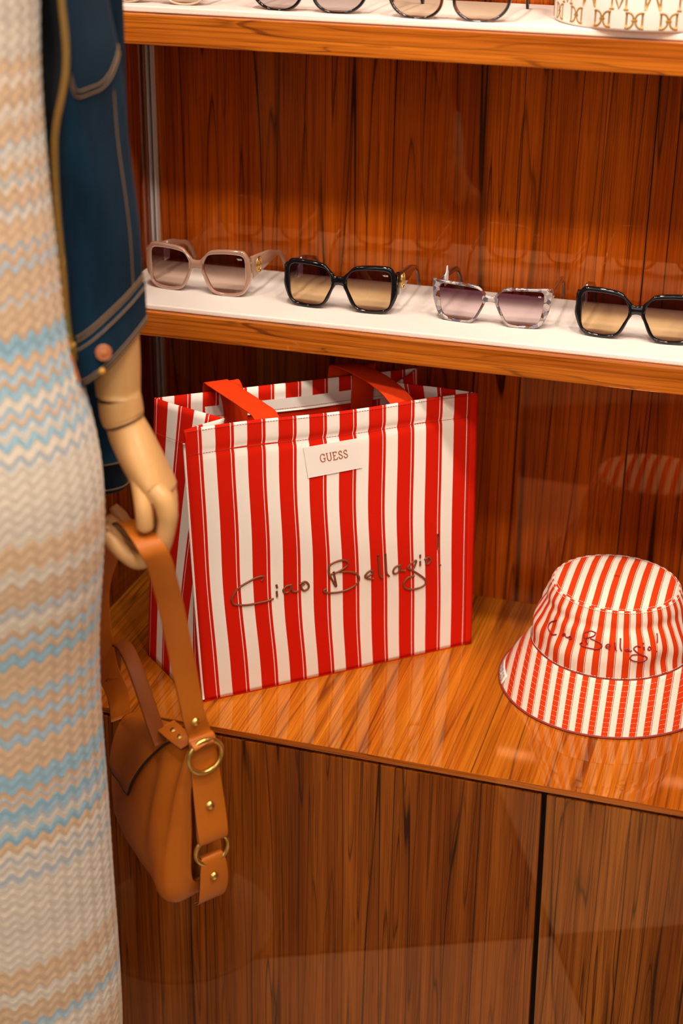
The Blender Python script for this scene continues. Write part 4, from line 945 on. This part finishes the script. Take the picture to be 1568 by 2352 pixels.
# end hardware
nE = np.array([.75, -.661, 0]); wE = np.array([.661, .75, 0])
def EP(w_, z, k=.0): p = E0 + WD * w_; return np.array([p[0], p[1], z]) + nE * k
def oring(name, c, r, tr, tilt, parent):
    up = nrm(np.array([0, 0, 1]) + nE * tilt); a = wE; return tube(name, [np.asarray(c) + r * (math.cos(q) * a + math.sin(q) * up) for q in np.linspace(0, 2 * PI, 40, endpoint=False)], tr, M['brass'], parent, 10, closed=True)
def stud(c, n_, r, parent): V, Fc = dome(c, n_, r, r * .75); mk('stud', V, Fc, M['brass'], parent)
oring('ring', EP(.0030, .1030, .0165), .0212, .0030, .0, hb_)
oring('ring', EP(.0090, -.0290, .0150), .0212, .0028, .06, hb_)
# tab between the two rings, folded over both
tabp = [EP(0.003, .124, .002), EP(.0032, .121, .0085), EP(.0035, .100, .0105), EP(.006, .06, .0125), EP(.008, .025, .0150), EP(.009, -.004, .0185), EP(.0095, -.0155, .0170), EP(.0095, -.0125, .0110), EP(.008, .02, .0085)]
tb_ = ribbon('strap_tab', tabp, [wE + np.array([0, 0, .04])] * 9, [.030, .033, .035, .037, .039, .039, .037, .036, .034], .0032, M['leather'], hb_, edge=M['leather_edge'])
stud(EP(.0075, .034, .0162), nE, .0055, tb_)
tab2 = [EP(.009, -.042, .0050), EP(.0095, -.0405, .0130), EP(.010, -.055, .0155), EP(.010, -.080, .0150), EP(.008, -.100, .0110), EP(.004, -.112, .000)]
tb2 = ribbon('lower_tab', tab2, [wE + np.array([0, 0, .10])] * 6, [.026, .028, .035, .038, .036, .030], .0032, M['leather'], hb_, edge=M['leather_edge'])
stud(EP(.0095, -.066, .0178), nE, .0052, tb2)
# long strap over the fingers, from the near end to the far end
sp = [(.1838, -.2150, .1240), (.1900, -.2190, .1200), (.1860, -.2130, .1165), (.1805, -.2065, .1270), (.1778, -.2135, .1500), (.1740, -.2185, .1880), (.1700, -.2270, .2392), (.1675, -.2430, .3047), (.1660, -.2580, .3500), (.1650, -.2640, .3680), (.1610, -.2680, .3820), (.1520, -.2650, .3915), (.1380, -.2520, .3955), (.1180, -.2280, .3925), (.0990, -.2080, .3780), (.0800, -.1930, .3500), (.0450, -.1720, .2700), (.0260, -.1250, .150), (.0200, -.0840, .080), (.0200, -.0780, .040)]
wd_ = [tuple(wE)] * 6 + [(.85, .52, 0), (.90, .43, 0), (.92, .38, 0), (.90, .43, .0), (.87, .50, 0), (.82, .57, 0), (.78, .62, .0), (.74, .66, 0), (.76, .6, -.1), (.85, .5, 0), (.85, .5, 0), (.8, .6, 0), tuple(wE), tuple(wE)]
st_ = ribbon('shoulder_strap', sp, wd_, [.026] * 3 + [.0275] * 17, .0030, M['leather'], hb_, edge=M['leather_edge'], n=7)
stud((.1800, -.2155, .1470), nE, .0050, st_)
